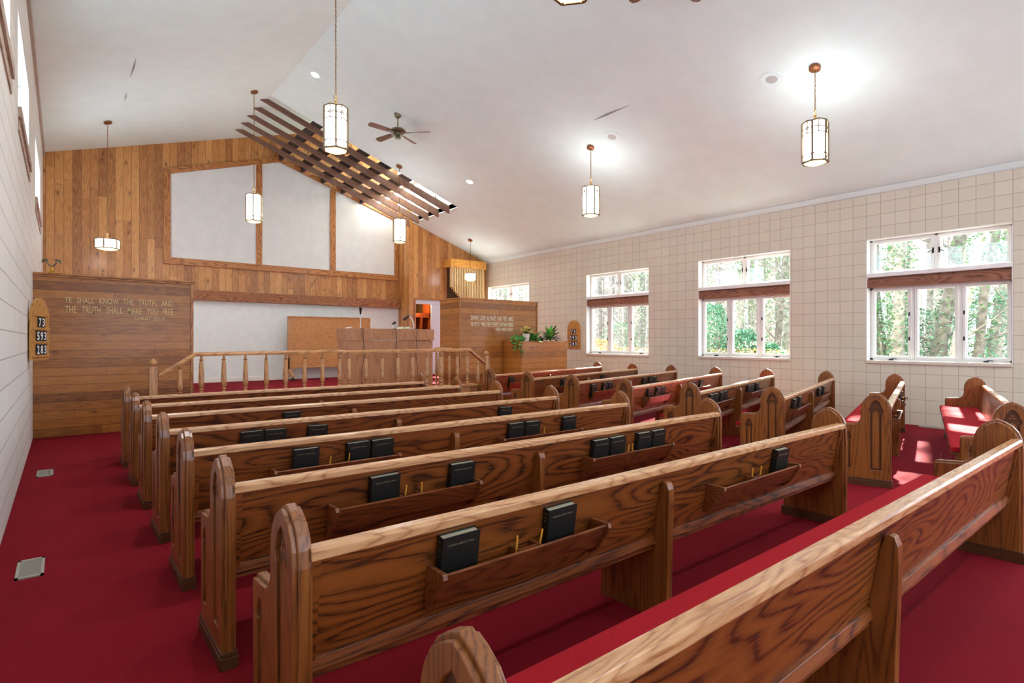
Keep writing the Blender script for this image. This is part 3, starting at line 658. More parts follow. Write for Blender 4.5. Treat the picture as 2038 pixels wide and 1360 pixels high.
og = T('organ_grille', 'golden wooden organ grille with vertical slats high on the front wall', 'grille', (9.6, 14.2, 2.0))
O('cornice', at(og, MB().box(8.99, 10.3, 14.0, YR, 3.56, 3.8)), 'organ', og, bevel=.004)
O('backing', at(og, MB().box(9.1, 10.26, YR - .03, YR, 1.9, 3.56)), 'organ_back', og)
for i in range(20):
    x = 9.05 + i * .0615; zb = max(1.95, 2.95 - i * .062)
    O('slat', at(og, MB().box(x, x + .02, 14.03, 14.15, zb, 3.56)), 'organ_slat', og)

# ------------------------------------------------------------------ brass ornament on the left partition
t = T('brass_ornament', 'small brass fixture with dark curled arms on top of the lettered partition', 'ornament', (-.12, 10.12, 2.29))
O('base', MB().lathe([(.05, 0), (.045, .02), (.02, .04), (.016, .09), (.02, .095)], n=12), plain('bright_brass', (206, 160, 60), .25, Metallic=.9), t, smooth=True)
for s in (-1, 1):
    O('arm', MB().tube([(0, 0, .09), (s * .03, 0, .12), (s * .055, 0, .16), (s * .04, 0, .2), (s * .09, 0, .185), (s * .1, 0, .15)], [.012, .01, .009, .01, .02, .012], 8), 'fanmetal', t, smooth=True)

# ------------------------------------------------------------------ hymn boards
def hymn_board(label, loc, rz):
    t = T('hymn_board', label, 'hymn board', loc, rz, 'hymn boards')
    w_, h_ = .47, .75; r_ = w_ / 2
    out = [(0, 0), (w_, 0), (w_, h_ - r_ * 1.05)] + [(r_ + r_ * math.cos(k * math.pi / 14), h_ - r_ * 1.05 + r_ * 1.05 * math.sin(k * math.pi / 14)) for k in range(1, 14)] + [(0, h_ - r_ * 1.05)]
    O('panel', MB().prism(out, 'Y', -.03, 0), 'board', t, bevel=.003)
    for z, num in ((.40, '73'), (.235, '593'), (.07, '283')):
        O('ledge', MB().box(.02, w_ - .02, -.045, -.03, z - .035, z - .008), 'board', t, bevel=.002)
        n = len(num)
        for k, ch in enumerate(num):
            x = w_ / 2 + (k - n / 2) * .095
            cdm = O('number_card', MB().box(x + .003, x + .092, -.04, -.032, z - .01, z + .118), 'blackcard', t)
            O('digit', text_mb(ch, .062, .1, .002).xf(Matrix.Translation((x + .016, -.0405, z + .004))), 'whitecard', cdm)
    O('ledge', MB().box(.02, w_ - .02, -.045, -.03, .525, .55), 'board', t, bevel=.002)
    return t
hb = hymn_board('golden oak hymn number board mounted on the white block wall', (-.31, 8.6, 1.115), math.atan2(.45, .15))
O('wedge', MB().prism([(0, 0), (.47, 0), (.47, .15)], 'Z', .02, .5), 'board', hb)
hymn_board('golden oak hymn number board on the beige wall beside the planter', (10.567, 10.65, 1.134), R(-90))

# ------------------------------------------------------------------ floor vents
def vent(label, x0, x1, y0, y1):
    t = T('floor_vent', label, 'vent', ((x0 + x1) / 2, (y0 + y1) / 2, 0), 0, 'floor vents')
    a_, b_ = (x1 - x0) / 2, (y1 - y0) / 2
    O('frame', MB().box(-a_, a_, -b_, -b_ + .025, 0, .008).box(-a_, a_, b_ - .025, b_, 0, .008).box(-a_, -a_ + .015, -b_, b_, 0, .008).box(a_ - .015, a_, -b_, b_, 0, .008), 'vent', t)
    g_ = MB(); k = -b_ + .03
    while k < b_ - .03: g_.box(-a_ + .015, a_ - .015, k, k + .006, .001, .007); k += .012
    O('grille', g_, 'vent', t); O('dark_tray', MB().box(-a_ + .01, a_ - .01, -b_ + .02, b_ - .02, .0005, .002), 'ventdark', t)
vent('grey metal floor vent nearer the camera on the red carpet by the white wall', -.212, -.085, 4.17, 4.51)
vent('grey metal floor vent farther up the left aisle by the white wall', -.205, -.075, 7.18, 7.53)
vent('floor vent against the beige wall under the nearest window', 10.38, 10.5, 2.3, 2.75)

# ------------------------------------------------------------------ pews
LM, XSUP = 3.9, 1.75
outline = [(0, 0), (0, .70), (.006, .75), (.022, .79), (.05, .825), (.085, .848), (.12, .862), (.155, .848), (.19, .825), (.218, .79), (.234, .75), (.24, .70), (.24, .645), (.246, .61), (.262, .585), (.29, .57), (.33, .566), (.42, .56), (.437, .553), (.445, .535), (.445, 0)]
def inset(poly, d):
    n = len(poly); out = []
    for i in range(n):
        a_, b_, c_ = Vector(poly[i - 1]), Vector(poly[i]), Vector(poly[(i + 1) % n])
        e1, e2 = (b_ - a_).normalized(), (c_ - b_).normalized(); n1, n2 = Vector((e1.y, -e1.x)), Vector((e2.y, -e2.x))
        m = (n1 + n2); m = m / max(m.length_squared, .3) * 2 if m.length > 1e-4 else n1
        out.append(tuple(b_ + m * d))
    return out
def lancet(cy, hw, z0, z1):
    k = hw / .045; H = z1
    half = [(hw, z0), (hw, H - .125 * k), (hw * 1.25, H - .115 * k), (hw * 1.3, H - .09 * k), (hw * 1.05, H - .075 * k), (hw * 1.0, H - .06 * k), (hw * .72, H - .028 * k), (0, H)]
    return [(cy + a_, b_) for a_, b_ in half] + [(cy - a_, b_) for a_, b_ in half[-2::-1]]
core = curve_mesh([inset(outline, 0)], .011, .004)
ins = inset(outline, .012)
ins[0] = (ins[0][0], 0.0); ins[-1] = (ins[-1][0], 0.0)
plainl = curve_mesh([ins], .006, .005)
L1, L2 = lancet(.12, .044, .15, .80), lancet(.352, .03, .15, .505)
holel = curve_mesh([ins, L1, L2], .009, .003)
def end_panel(outer_sign):
    """thickness runs in x from 0 to .058; outer_sign -1: carved face at x=0"""
    mb = MB()
    def put(me, xc): mb.mesh(me, lambda p, xc=xc: ((xc + p.z) if outer_sign < 0 else .058 - (xc + p.z), p.x, p.y))
    put(holel, .012); put(core, .029); put(plainl, .047)
    def sub(poly, x0, x1):
        if outer_sign > 0: x0, x1 = .058 - x1, .058 - x0
        mb.prism(poly, 'X', x0, x1)
    for cy, hw, z0, z1 in ((.12, .026, .17, .70), (.352, .016, .17, .43)):
        sub([(cy - hw, z0), (cy + hw, z0), (cy + hw, z1 - hw), (cy, z1), (cy - hw, z1 - hw)], .007, .024)
    for cy, z, r_ in ((.12, .735, .012), (.352, .462, .008)):
        for k in range(3):
            a_ = math.pi / 2 + k * 2 * math.pi / 3; c = (cy + r_ * 1.1 * math.cos(a_), z + r_ * 1.1 * math.sin(a_))
            sub([(c[0] + r_ * .75 * math.cos(q * math.pi / 4), c[1] + r_ * .75 * math.sin(q * math.pi / 4)) for q in range(8)], .006, .024)
    return mb
def plinth(): return MB().box(-.006, .064, -.008, .455, 0, .05).box(-.003, .061, -.005, .452, .05, .068)
def bt(z): return .02 + .167 * (.75 - z)
def rack(x0, x1):
    mb = MB()
    mb.prism([(-.047, .578), (-.036, .582), (.026, .478), (.014, .474)], 'X', x0 + .012, x1 - .012)
    mb.prism([(.014, .478), (.064, .478), (.064, .49), (.014, .49)], 'X', x0 + .012, x1 - .012)
    for x in (x0, x1 - .018): mb.prism([(-.056, .57), (-.05, .588), (.046, .588), (bt(.44) - .002, .44), (.05, .435), (.012, .465)], 'X', x, x + .018)
    xm = (x0 + x1) / 2
    for x in (xm - .055, xm + .045): mb.prism([(-.036, .574), (.044, .574), (.06, .49), (.02, .49)], 'X', x, x + .01)
    mb.box(xm - .05, xm + .05, -.004, .004, .545, .572)
    return mb
def make_pew(L, racks=True, ends=('l', 'r')):
    t = T('church_pew', '', 'pew')
    pz = None
    e1 = O('end_panel', end_panel(-1), 'oak_z', t); e2 = O('end_panel', end_panel(1), 'oak_z', t); e2.location = (L - .058, 0, 0)
    for e, sg in ((e1, -1), (e2, 1)):
        for pl_ in (L1, L2): O('recess_shade_plate', MB().prism(pl_, 'X', *((.0115, .0142) if sg < 0 else (.0438, .0465))), 'recess', e)  # thin dark plates paint the shade on the lancet floors
        q = O('plinth', plinth(), 'plinth', e, bevel=.003)
    b = MB().prism([(bt(.72), .72), (bt(.72) + .022, .722), (bt(.345) + .022, .345), (bt(.345), .343)], 'X', .054, L - .054)
    for x in (.054, L - .084): b.prism([(bt(.715) - .012, .715), (bt(.715), .715), (bt(.36), .36), (bt(.36) - .012, .36)], 'X', x, x + .03)
    b.prism([(bt(.36) - .012, .338), (bt(.36) + .026, .338), (bt(.36) + .026, .362), (bt(.36) - .008, .362)], 'X', .054, L - .054)
    O('backrest', b, 'oak_x', t, bevel=.002)
    O('top_rail', MB().prism([(.0, .716), (.058, .716), (.06, .74), (.05, .752), (.01, .752), (.0, .742)], 'X', .05, L - .05), 'oak_rail', t, bevel=.004)
    O('seat', MB().prism([(.06, .365), (.47, .385), (.5, .392), (.505, .402), (.5, .412), (.07, .40)], 'X', .054, L - .054), 'oak_x', t, bevel=.002)
    O('cushion', MB().prism([(.085, .402), (.498, .414), (.506, .43), (.5, .448), (.48, .456), (.1, .442)], 'X', .06, L - .06), 'cushion', t, bevel=.006)
    sp = [(.415, 0), (.0, 0), (-.008, .3), (-.016, .58), (-.014, .64), (-.004, .668), (.012, .676), (.026, .668), (bt(.62), .62), (bt(.37), .37), (.40, .37), (.405, .2)]
    O('support', MB().prism(sp, 'X', XSUP - .022, XSUP + .022), 'oak_z', t, bevel=.004)
    if racks:
        O('book_rack', rack(.455, 1.275), 'oak_rack', t, bevel=.0015); O('book_rack', rack(2.155, 3.035), 'oak_rack', t, bevel=.0015)
    return t
protos = {}
def pew(L, x, y, rz, label, group, racks=True):
    key = (round(L, 3), racks)
    if key not in protos: protos[key] = o = make_pew(L, racks)
    else: o = dup(protos[key])
    o.location = (x, y, 0); o.rotation_euler = (0, 0, rz); o['label'] = label; o['group'] = group
    o['category'] = 'pew'; return o
ORD = ['front', 'second', 'third', 'fourth', 'fifth', 'sixth', 'seventh', 'eighth']
LY = [7.12, 6.18, 5.27, 4.33, 3.43, 2.50, 1.59, .66]
LEN = [3.66, 3.66, 3.64, 3.68, 3.76, 3.8, 3.92, 4.05]
PEWM = {}
for i, (y, L) in enumerate(zip(LY, LEN)):
    lab = {0: 'front oak pew of the left block, nearest the altar railing', 7: 'rearmost oak pew of the left block, cut off by the bottom edge, no book racks',
           6: 'seventh oak pew of the left block, second from the rear, with big book racks'}.get(i, '%s oak pew from the altar in the left block' % ORD[i])
    o = pew(L, .502, y, 0, lab, 'oak pews of the left block', i != 7); PEWM['L%d' % (i + 1)] = Matrix.Translation((.502, y, 0))
RPX = [(5.85, 7.87), (5.75, 6.73), (5.75, 5.74), (5.65, 4.68), (5.70, 3.74), (5.83, 2.83), (5.83, 1.866), (5.85, .92)]
RA = [13, 13.5, 13.7, 14, 14, 14, 14.2, 14.5]
for i, ((x, y), a) in enumerate(zip(RPX, RA)):
    a = R(a); nx, ny = -math.sin(a), math.cos(a); x0, y0 = x - nx * .12, y - ny * .12
    lab = {0: 'front oak pew of the angled right block, nearest the planter', 7: 'rearmost oak pew of the angled right block, sunlit seat at the photo right edge',
           6: 'seventh oak pew of the angled right block, its carved end facing the aisle'}.get(i, '%s oak pew from the altar in the angled right block' % ORD[i])
    pew(LM, x0, y0, a, lab, 'oak pews of the right block'); PEWM['R%d' % (i + 1)] = Matrix.Translation((x0, y0, 0)) @ Matrix.Rotation(a, 4, 'Z')

# hymnals
bw, bh, bd = .155, .20, .034
cov = MB().box(0, bw, -.003, 0, 0, bh).box(0, bw, -bd, -bd + .003, 0, bh).box(0, .003, -bd, 0, 0, bh)
b0 = O('hymnal', cov, 'book', bevel=.001)
O('page_block', MB().box(.003, bw - .005, -bd + .003, -.003, .004, bh - .005), 'pages', b0)
O('title', text_mb('CHRISTIAN SCIENCE HYMNAL', .11, .007, .0006).xf(Matrix.Translation((.022, -bd, bh - .035))), 'gilt', b0)
for z in (.15, .165, .18): O('spine_band', MB().box(-.0008, 0, -bd + .006, -.006, z, z + .0015), 'gilt', b0)
BOOKS = {'L7': [([.564, 1.05], 0), ([2.92], 1)], 'L6': [([.733, 1.185], 0), ([2.30, 2.47, 2.76, 2.93], 1)], 'L5': [([.66, 1.0, 1.17], 0), ([2.33, 2.5, 2.93], 1)],
         'L4': [([.575, .735, 1.05], 0), ([2.93], 1)], 'L3': [([1.15], 0)], 'R1': [([.52], 0)], 'R2': [([.95], 0), ([2.35], 1)],
         'R3': [([.5, .86, 1.03], 0), ([2.35, 2.62, 2.79], 1)], 'R4': [([.6, .9, 1.07], 0), ([2.25, 2.42, 2.75], 1)],
         'R5': [([.5, .67, .9, 1.07], 0), ([2.25, 2.42, 2.75], 1)], 'R6': [([.62, .95], 0), ([2.4, 2.8], 1)], 'R7': [([2.3, 2.6, 2.78], 1)]}
used = False
POS = {1: ['only'], 2: ['left', 'right'], 3: ['left', 'middle', 'right'], 4: ['leftmost', 'second', 'third', 'rightmost']}
LO = 'front second third fourth fifth sixth seventh'.split()
tilt = Matrix.Rotation(math.atan(.167), 4, 'X')
for key, rs in BOOKS.items():
    for xs, side in rs:
        for k, s in enumerate(xs):
            o = b0 if not used else dup(b0); used = True
            zb = .492; s0 = s - bw / 2
            jit = Matrix.Rotation(R(rnd.uniform(-1.5, 1.5)), 4, 'Y')
            o.matrix_world = PEWM[key] @ Matrix.Translation((s0, bt(zb) - .002, zb + .002)) @ tilt @ jit
            blk = 'left' if key[0] == 'L' else 'right'
            lab = '%s black hymnal in the %s rack behind the %s pew, %s block' % (POS[len(xs)][k], 'left' if side == 0 else 'right', LO[int(key[1]) - 1], blk)
            tag(o, lab, 'book', 'black hymnals in the pew racks')
            o.name = 'hymnal'
# pencils
pz = O('pencil', MB().tube([(0, 0, 0), (0, 0, .115)], .0042, 6), 'pencil')
used = False
for key, xs in {'L7': (.81, .92, 2.55, 2.64), 'L6': (.83, .93, 2.57, 2.62), 'L5': (.80, .92, 2.62), 'R3': (.8,), 'R4': (.78,)}.items():
    for s in xs:
        o = pz if not used else dup(pz); used = True
        o.matrix_world = PEWM[key] @ Matrix.Translation((s, .012, .51)) @ Matrix.Rotation(R(rnd.uniform(-3, 8)), 4, 'Y') @ Matrix.Rotation(R(7), 4, 'X')
        side = 'left' if s < 1.5 else 'right'; n_ = [q for q in xs if (q < 1.5) == (s < 1.5)]
        w_ = '' if len(n_) == 1 else ('left ' if s == min(n_) else 'right ')
        tag(o, '%syellow pencil in the %s rack of the %s pew, %s block' % (w_, side, LO[int(key[1]) - 1], 'left' if key[0] == 'L' else 'right'), 'pencil', 'yellow pencils in the pew racks')

# ------------------------------------------------------------------ pendant lanterns
def lantern_parts(Rr, H, tall=True):
    fr, sh, bo = MB(), MB(), MB()
    P6 = [(Rr * math.cos(R(60 * k + 10)), Rr * math.sin(R(60 * k + 10))) for k in range(6)]
    for k in range(6):
        a_, b_ = P6[k], P6[(k + 1) % 6]; mx = ((a_[0] + b_[0]) / 2, (a_[1] + b_[1]) / 2)
        fr.bar((a_[0], a_[1], .0), (a_[0], a_[1], H), .02)
        pk = .02 if tall else .0
        for z0, z1, w_ in ((H, H + pk, .016), (0, 0, .018)):
            fr.bar((*a_, z0), (*mx, z1), w_); fr.bar((*mx, z1), (*b_, z0), w_)
        bands = [(.0, .09)] if tall else []
        for z0, z1 in bands:
            fr.bar((*a_, z1), (*mx, z1 + .008), .01); fr.bar((*mx, z1 + .008), (*b_, z1), .01)
            fr.bar((*a_, z0), (*b_, z1), .007); fr.bar((*a_, z1), (*b_, z0), .007)
        o_ = 1.0
        if tall:
            zc = H - .075; fr.bar((*a_, zc), (*b_, zc), .01); fr.bar((*mx, H + .01), (*mx, zc - .075), .01)
            fr.bar((*a_, zc - .085), (*mx, zc - .06), .01); fr.bar((*mx, zc - .06), (*b_, zc - .085), .01)
            d = Vector((b_[0] - a_[0], b_[1] - a_[1], 0)).normalized()
            ringp = [Vector((*mx, zc)) + (d * math.cos(q * .785) + Vector((0, 0, 1)) * math.sin(q * .785)) * .024 for q in range(9)]
            fr.tube(ringp, .006, 5)
        else:
            for z in (H * .35, H * .65): fr.bar((*a_, z), (*b_, z), .009)
    s = .93
    sh.prism([(x * s, y * s) for x, y in P6], 'Z', .006, H - .004)
    bo.lathe([(Rr * .8, .004), (Rr * .86, -.004), (Rr * .6, -.022), (Rr * .3, -.03), (.0, -.03)], n=18)
    for k in range(6): fr.bar((*P6[k], 0), (P6[k][0] * .82, P6[k][1] * .82, -.004), .01)
    st = MB().lathe([(.04, H + .0), (.02, H + .015), (.016, H + .11), (.02, H + .115), (.008, H + .125)], n=10)
    st.bar((0, 0, H + .115), (.03, 0, H + .15), .007).bar((.03, 0, H + .15), (0, 0, H + .19), .007).bar((0, 0, H + .19), (-.03, 0, H + .15), .007).bar((-.03, 0, H + .15), (0, 0, H + .115), .007)
    return fr, sh, bo, st
lp_cache = {}
def pendant(label, x, y, zb, Rr=.155, H=.505, tall=True):
    zc = (zl(x) if x < RX else zr(x))
    t = T('pendant_lantern', label, 'lamp', (x, y, zc), 0, 'pendant lanterns')
    sl_ = (RZ - ZL0) / (RX - XL) if x < RX else (ZR0 - RZ) / (XR - RX)
    cm = MB().lathe([(.068, .0), (.07, -.035), (.06, -.042), (.0, -.043)], n=20).xf(Matrix.Rotation(-math.atan(sl_), 4, 'Y'))
    O('canopy', cm, 'canopy', t, smooth=True)
    off = zb - zc
    key = (Rr, H, tall)
    if key not in lp_cache:
        fr, sh_, bo, st_ = lantern_parts(Rr, H, tall)
        lp_cache[key] = [O('frame', fr, 'bronze', t), O('shade', sh_, 'shade', t), O('bottom_glass', bo, 'amber', t), O('stem', st_, 'brass', t)]
        for o in lp_cache[key]: o.location = (0, 0, off)
    else:
        for q in lp_cache[key]:
            o = q.copy(); COL.objects.link(o); o.parent = t; o.location = (0, 0, off)
    ul = bpy.data.lights.new('lantern_uplight', 'POINT'); ul.energy = UP if tall else UP * .5; ul.color = (.95, .98, 1); ul.shadow_soft_size = .09  # uplight added above the shade to brighten the ceiling
    uo = bpy.data.objects.new('lantern_uplight', ul); COL.objects.link(uo); uo.location = (x, y, zb + H + .1)
    ch = MB(); z = off + H + .18; i = 0
    while z < -.06:
        a_ = math.pi / 2 * (i % 2); cx, sx = math.cos(a_), math.sin(a_)
        ch.tube([(.009 * cx * math.cos(q * math.pi / 3), .009 * sx * math.cos(q * math.pi / 3), z + .017 + .019 * math.sin(q * math.pi / 3)) for q in range(7)], .0028, 5, False)
        z += .03; i += 1
    ch.tube([(.006 * math.sin(q * 1.3), .006 * math.cos(q * 1.3), off + H + .12 + (-.04 - off - H - .12) * q / 20) for q in range(21)], .0025, 5)
    O('chain', ch, 'brass', t)
for a in (('lantern hanging above the far window, next to the smaller looking ceiling speaker', 7.55, 7.02, 3.655), ('large lantern at right with its canopy below the ceiling speaker', 7.59, 3.12, 3.66),
          ('large lantern hanging near the ridge beside the ceiling fan', 2.63, 6.72, 3.71), ('lantern at the top edge with only its amber bottom showing', 2.69, 2.68, 3.73),
          ('lantern hanging in front of the gabled white panel, left of the slats', 2.93, 11.7, 3.70), ('lantern hanging at the right edge of the gabled white panel', 6.1, 11.7, 3.65)):
    pendant(*a)
pendant('short drum lantern hanging over the left lettered partition', .67, 13.2, 3.12, .2, .17, False)
pendant('short drum lantern hanging in front of the organ grille', 9.29, 13.41, 3.12, .165, .19, False)

# ------------------------------------------------------------------ ceiling fans
def fan(label, x, y, angs):
    zc = zr(x); t = T('ceiling_fan', label, 'fan', (x, y, zc), 0, 'ceiling fans')
    O('canopy', MB().lathe([(.07, .03), (.072, -.01), (.05, -.05), (.02, -.07)], n=16), 'fanmetal', t, smooth=True)
    O('downrod', MB().tube([(0, 0, -.06), (0, 0, -.28)], .013, 8), 'fanmetal', t)
    O('motor', MB().lathe([(.04, -.14), (.11, -.155), (.15, -.19), (.155, -.215), (.12, -.245), (.09, -.25), (.085, -.28), (.05, -.285), (.05, -.31), (.06, -.33), (.045, -.36), (.0, -.365)], n=20).xf(Matrix.Translation((0, 0, -.12))), 'fanmetal', t, smooth=True)
    for a in angs:
        a = R(a) - R(39)     # angle measured from the camera's right
        m = Matrix.Rotation(a, 4, 'Z')
        bl = MB().prism([(.17, -.045), (.2, -.052), (.58, -.066), (.64, -.05), (.655, 0), (.64, .05), (.58, .066), (.2, .052), (.17, .045)], 'Z', -.004, .004)
        bl.xf(Matrix.Rotation(R(17), 4, 'X')); o = O('blade', bl, 'fanblade', t, bevel=.002); o.location = (0, 0, -.355); o.rotation_euler = (0, 0, a)
        q = O('bracket', MB().bar((.08, 0, -.01), (.24, 0, -.008), .035, .008), 'fanmetal', o)
fan('brown ceiling fan hanging beside the slatted ceiling opening', 5.1, 9.85, (-5, 69, 141, 226))
fan('ceiling fan at the top edge with only two blade tips showing', 5.22, 3.58, (129, 53, -21, 201, 270))

# ------------------------------------------------------------------ downlights, speakers, ceiling flaws
def onslope(x, y, mb, dz=0):
    s = (ZR0 - RZ) / (XR - RX) if x >= RX else (RZ - ZL0) / (RX - XL)
    return mb.xf(Matrix.Rotation(-math.atan(s), 4, 'Y'))
def downlight(label, x, y):
    z = zr(x) if x >= RX else zl(x); t = T('downlight', label, 'light', (x, y, z), 0, 'recessed ceiling lights')
    O('trim_ring', onslope(x, y, MB().lathe([(.075, 0), (.075, -.004), (.105, -.006), (.112, 0)], n=24)), 'ceiling', t, smooth=True)
    O('lens', onslope(x, y, MB().lathe([(.0, -.003), (.072, -.003), (.072, .0), (.0, .0)], n=20)), 'canlight', t)
    l = bpy.data.lights.new('downlight_lamp', 'SPOT'); l.energy = CAN; l.spot_size = R(125); l.spot_blend = .8; l.shadow_soft_size = .08; l.color = (.92, .97, 1)
    o = bpy.data.objects.new('downlight_lamp', l); COL.objects.link(o); o.location = (x, y, z - .03)
downlight('recessed ceiling light just left of the large lantern chain, near the ridge', 3.64, 10.3)
downlight('small recessed ceiling light below right of the ceiling fan', 7.29, 10.55)
for x, y in ((3.64, 4.5), (5.1, -1.8), (1.3, -1.8), (8.3, -1.8), (1.3, 4.5), (7.3, .6)):  # unseen downlights added as fill to brighten the pew backs
    downlight('added fill downlight, out of view above the rear pews', x, y)
def speaker(label, x, y):
    t = T('ceiling_speaker', label, 'speaker', (x, y, zr(x)), 0, 'ceiling speakers')
    O('rim', onslope(x, y, MB().lathe([(.075, -.002), (.078, -.008), (.13, -.006), (.145, -.009), (.152, 0)], n=28)), 'ceiling', t, smooth=True)
    O('grille', onslope(x, y, MB().lathe([(.0, -.004), (.075, -.004), (.075, 0), (.0, 0)], n=22)), plain('speaker_grille', (190, 190, 184), .7) if 'speaker_grille' not in bpy.data.materials else bpy.data.materials['speaker_grille'], t)
speaker('round white ceiling speaker left of the large right lantern', 7.53, 3.66)
speaker('round white ceiling speaker just right of the middle lantern canopy', 7.5, 6.47)
M['crack'] = plain('peeling_ceiling_paper', (150, 148, 142), .9)  # grey tone of the peeling paper at seams and flakes
def flaw(label, p0, p1, w_):
    f_ = zl if p0[0] < RX else zr; a_ = Vector((*p0, f_(p0[0]) - .001)); b_ = Vector((*p1, f_(p1[0]) - .001)); s = (b_ - a_).cross(Vector((0, 0, 1))).normalized()
    mid = a_.lerp(b_, .4)
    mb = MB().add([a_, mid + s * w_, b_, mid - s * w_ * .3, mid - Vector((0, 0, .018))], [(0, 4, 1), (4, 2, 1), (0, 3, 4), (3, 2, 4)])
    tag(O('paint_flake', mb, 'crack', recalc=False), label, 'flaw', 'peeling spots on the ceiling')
flaw('long peeling seam in the ceiling above the middle lantern', (7.02, 6.5), (7.01, 5.65), .02)
flaw('dark torn flake on the ceiling left of the lanterns', (.86, 10.1), (.85, 10.95), .02)
flaw('tiny peeling spot on the ceiling over the left drum lantern', (.85, 11.6), (.86, 12.1), .014)

# ------------------------------------------------------------------ outdoors
S('ground', MB().add([(10.9, -40, .0), (11.6, -40, .5), (60, -40, 1.4), (60, 70, 1.4), (11.6, 70, .5), (10.9, 70, 0)], [(0, 1, 4, 5), (1, 2, 3, 4)]), 'ground', recalc=False)
rr = random.Random(21)
def leaf2(mb, b, d, up, L, W_):
    d = Vector(d).normalized(); sd = d.cross(Vector(up)); sd = sd.normalized() * W_ * .5; m = b + d * L * .45 + Vector(up) * W_ * .2
    mb.add([b, m - sd, b + d * L, m + sd], [(0, 1, 2), (0, 2, 3)])
def leaves_cloud(n, fn, L, W_, seed):
    n = int(n * 2.6)
    r_ = random.Random(seed); mb = MB()
    for i in range(n):
        p = fn(r_); a = r_.uniform(0, 6.28); e = r_.uniform(-.7, .9)
        leaf2(mb, Vector(p), (math.cos(a) * math.cos(e), math.sin(a) * math.cos(e), math.sin(e)), (r_.uniform(-.4, .4), r_.uniform(-.4, .4), 1), L * .62 * r_.uniform(.6, 1.2), W_ * .62 * r_.uniform(.7, 1.2))
    return mb
def tree(x, y, r0, h, lean, label, ivy=0, seed=0, mat='bark', nb=26):
    r_ = random.Random(seed); z0 = .3
    t = T('tree', label, 'tree', (x, y, z0), 0, 'trees outside the windows')
    tr = MB(); lx, ly = lean; N = 9
    pts = [Vector((lx * h * (k / N) ** 1.2 + r_.uniform(-.04, .04), ly * h * (k / N) ** 1.2 + r_.uniform(-.04, .04), h * k / N)) for k in range(N + 1)]
    tr.tube(pts, [r0 * (1.25 - k / N * .85) if k else r0 * 1.5 for k in range(N + 1)], 9)
    O('trunk', tr, mat, t, smooth=True)
    br = MB()
    for i in range(nb):
        k = r_.uniform(.08, .95); p = pts[int(k * N)]; a = r_.uniform(0, 6.28); Lb = r_.uniform(.8, 2.2)
        d = Vector((math.cos(a), math.sin(a), r_.uniform(.2, .9))).normalized(); q = p + d * Lb * .5 + Vector((0, 0, .1)); e = p + d * Lb + Vector((r_.uniform(-.3, .3), r_.uniform(-.3, .3), r_.uniform(.0, .6)))
        rb_ = r0 * .28
        br.tube([p, q, e], [rb_, rb_ * .6, rb_ * .15], 5, False)
        for j in range(5):
            s = p.lerp(e, r_.uniform(.3, 1)); d2 = (d + Vector((r_.uniform(-1, 1), r_.uniform(-1, 1), r_.uniform(-.3, .9)))).normalized()
            br.tube([s, s + d2 * r_.uniform(.3, .9)], [rb_ * .35, .003], 4, False)
    O('branches', br, mat, t)
    if ivy:
        def fn(q):
            k = q.random() ** .8 * .8; p = pts[int(k * N)].lerp(pts[min(int(k * N) + 1, N)], k * N % 1); a = q.uniform(0, 6.28); rad = r0 * 1.15 + q.uniform(0, .22)
            return p + Vector((math.cos(a) * rad, math.sin(a) * rad, 0))
        O('ivy', leaves_cloud(ivy, fn, .13, .1, seed + 1), 'ivy', t, recalc=False, kind='stuff')
    return t
def wx(u, X):   # y of a sight line through pixel column u at distance X
    return X / math.tan(R(39) + math.atan((u - 1019) / 1104))
specs = [(1755, 15.5, .16, (.0, .06), 500), (1790, 14.2, .17, (.0, .0), 900), (1862, 15.2, .2, (.0, -.16), 700), (1885, 13.6, .12, (-.0, -.22), 300), (1940, 14.4, .12, (.0, -.12), 600), (1975, 16.2, .2, (0, -.1), 300), (2025, 15, .16, (0, -.1), 300), (1830, 19, .2, (0, .05), 0), (1912, 20, .22, (0, -.05), 0), (1990, 21, .2, (0, 0), 0),
         (1408, 17, .2, (0, .03), 500), (1432, 20, .22, (0, .0), 0), (1478, 15.5, .16, (0, .02), 700), (1512, 17, .22, (0, -.02), 900), (1528, 19, .16, (0, .0), 0), (1546, 16.5, .14, (.0, -.08), 400), (1566, 18, .2, (0, -.03), 500), (1455, 23, .22, (0, 0), 0), (1495, 25, .22, (0, 0), 0), (1420, 26, .2, (0, .03), 0),
         (1186, 22, .2, (0, 0), 0), (1196, 27, .25, (0, .02), 0), (1208, 23, .22, (0, 0), 0), (1222, 28, .25, (0, 0), 0), (1236, 24, .2, (0, .03), 0), (1252, 21, .22, (0, .05), 300), (1266, 19, .2, (0, -.02), 700), (1282, 23, .25, (0, 0), 0), (1290, 20, .18, (0, 0), 300), (1214, 32, .3, (0, 0), 0), (1245, 34, .3, (0, 0), 0), (1275, 30, .3, (0, 0), 0),
         (985, 24, .25, (0, 0), 400), (1005, 27, .25, (0, 0), 0), (1020, 25, .2, (0, .04), 500), (1038, 28, .3, (0, 0), 300)]
PLC = {0: 'nearest window', 1: 'middle window', 2: 'far window', 3: 'small window behind the organ enclosure'}
ordn = ['first', 'second', 'third', 'fourth', 'fifth', 'sixth', 'seventh', 'eighth', 'ninth', 'tenth', 'eleventh', 'twelfth']
grp = {k: [] for k in range(4)}
for s in specs: grp[0 if s[0] > 1700 else 1 if s[0] > 1350 else 2 if s[0] > 1100 else 3].append(s)
n_ = 0
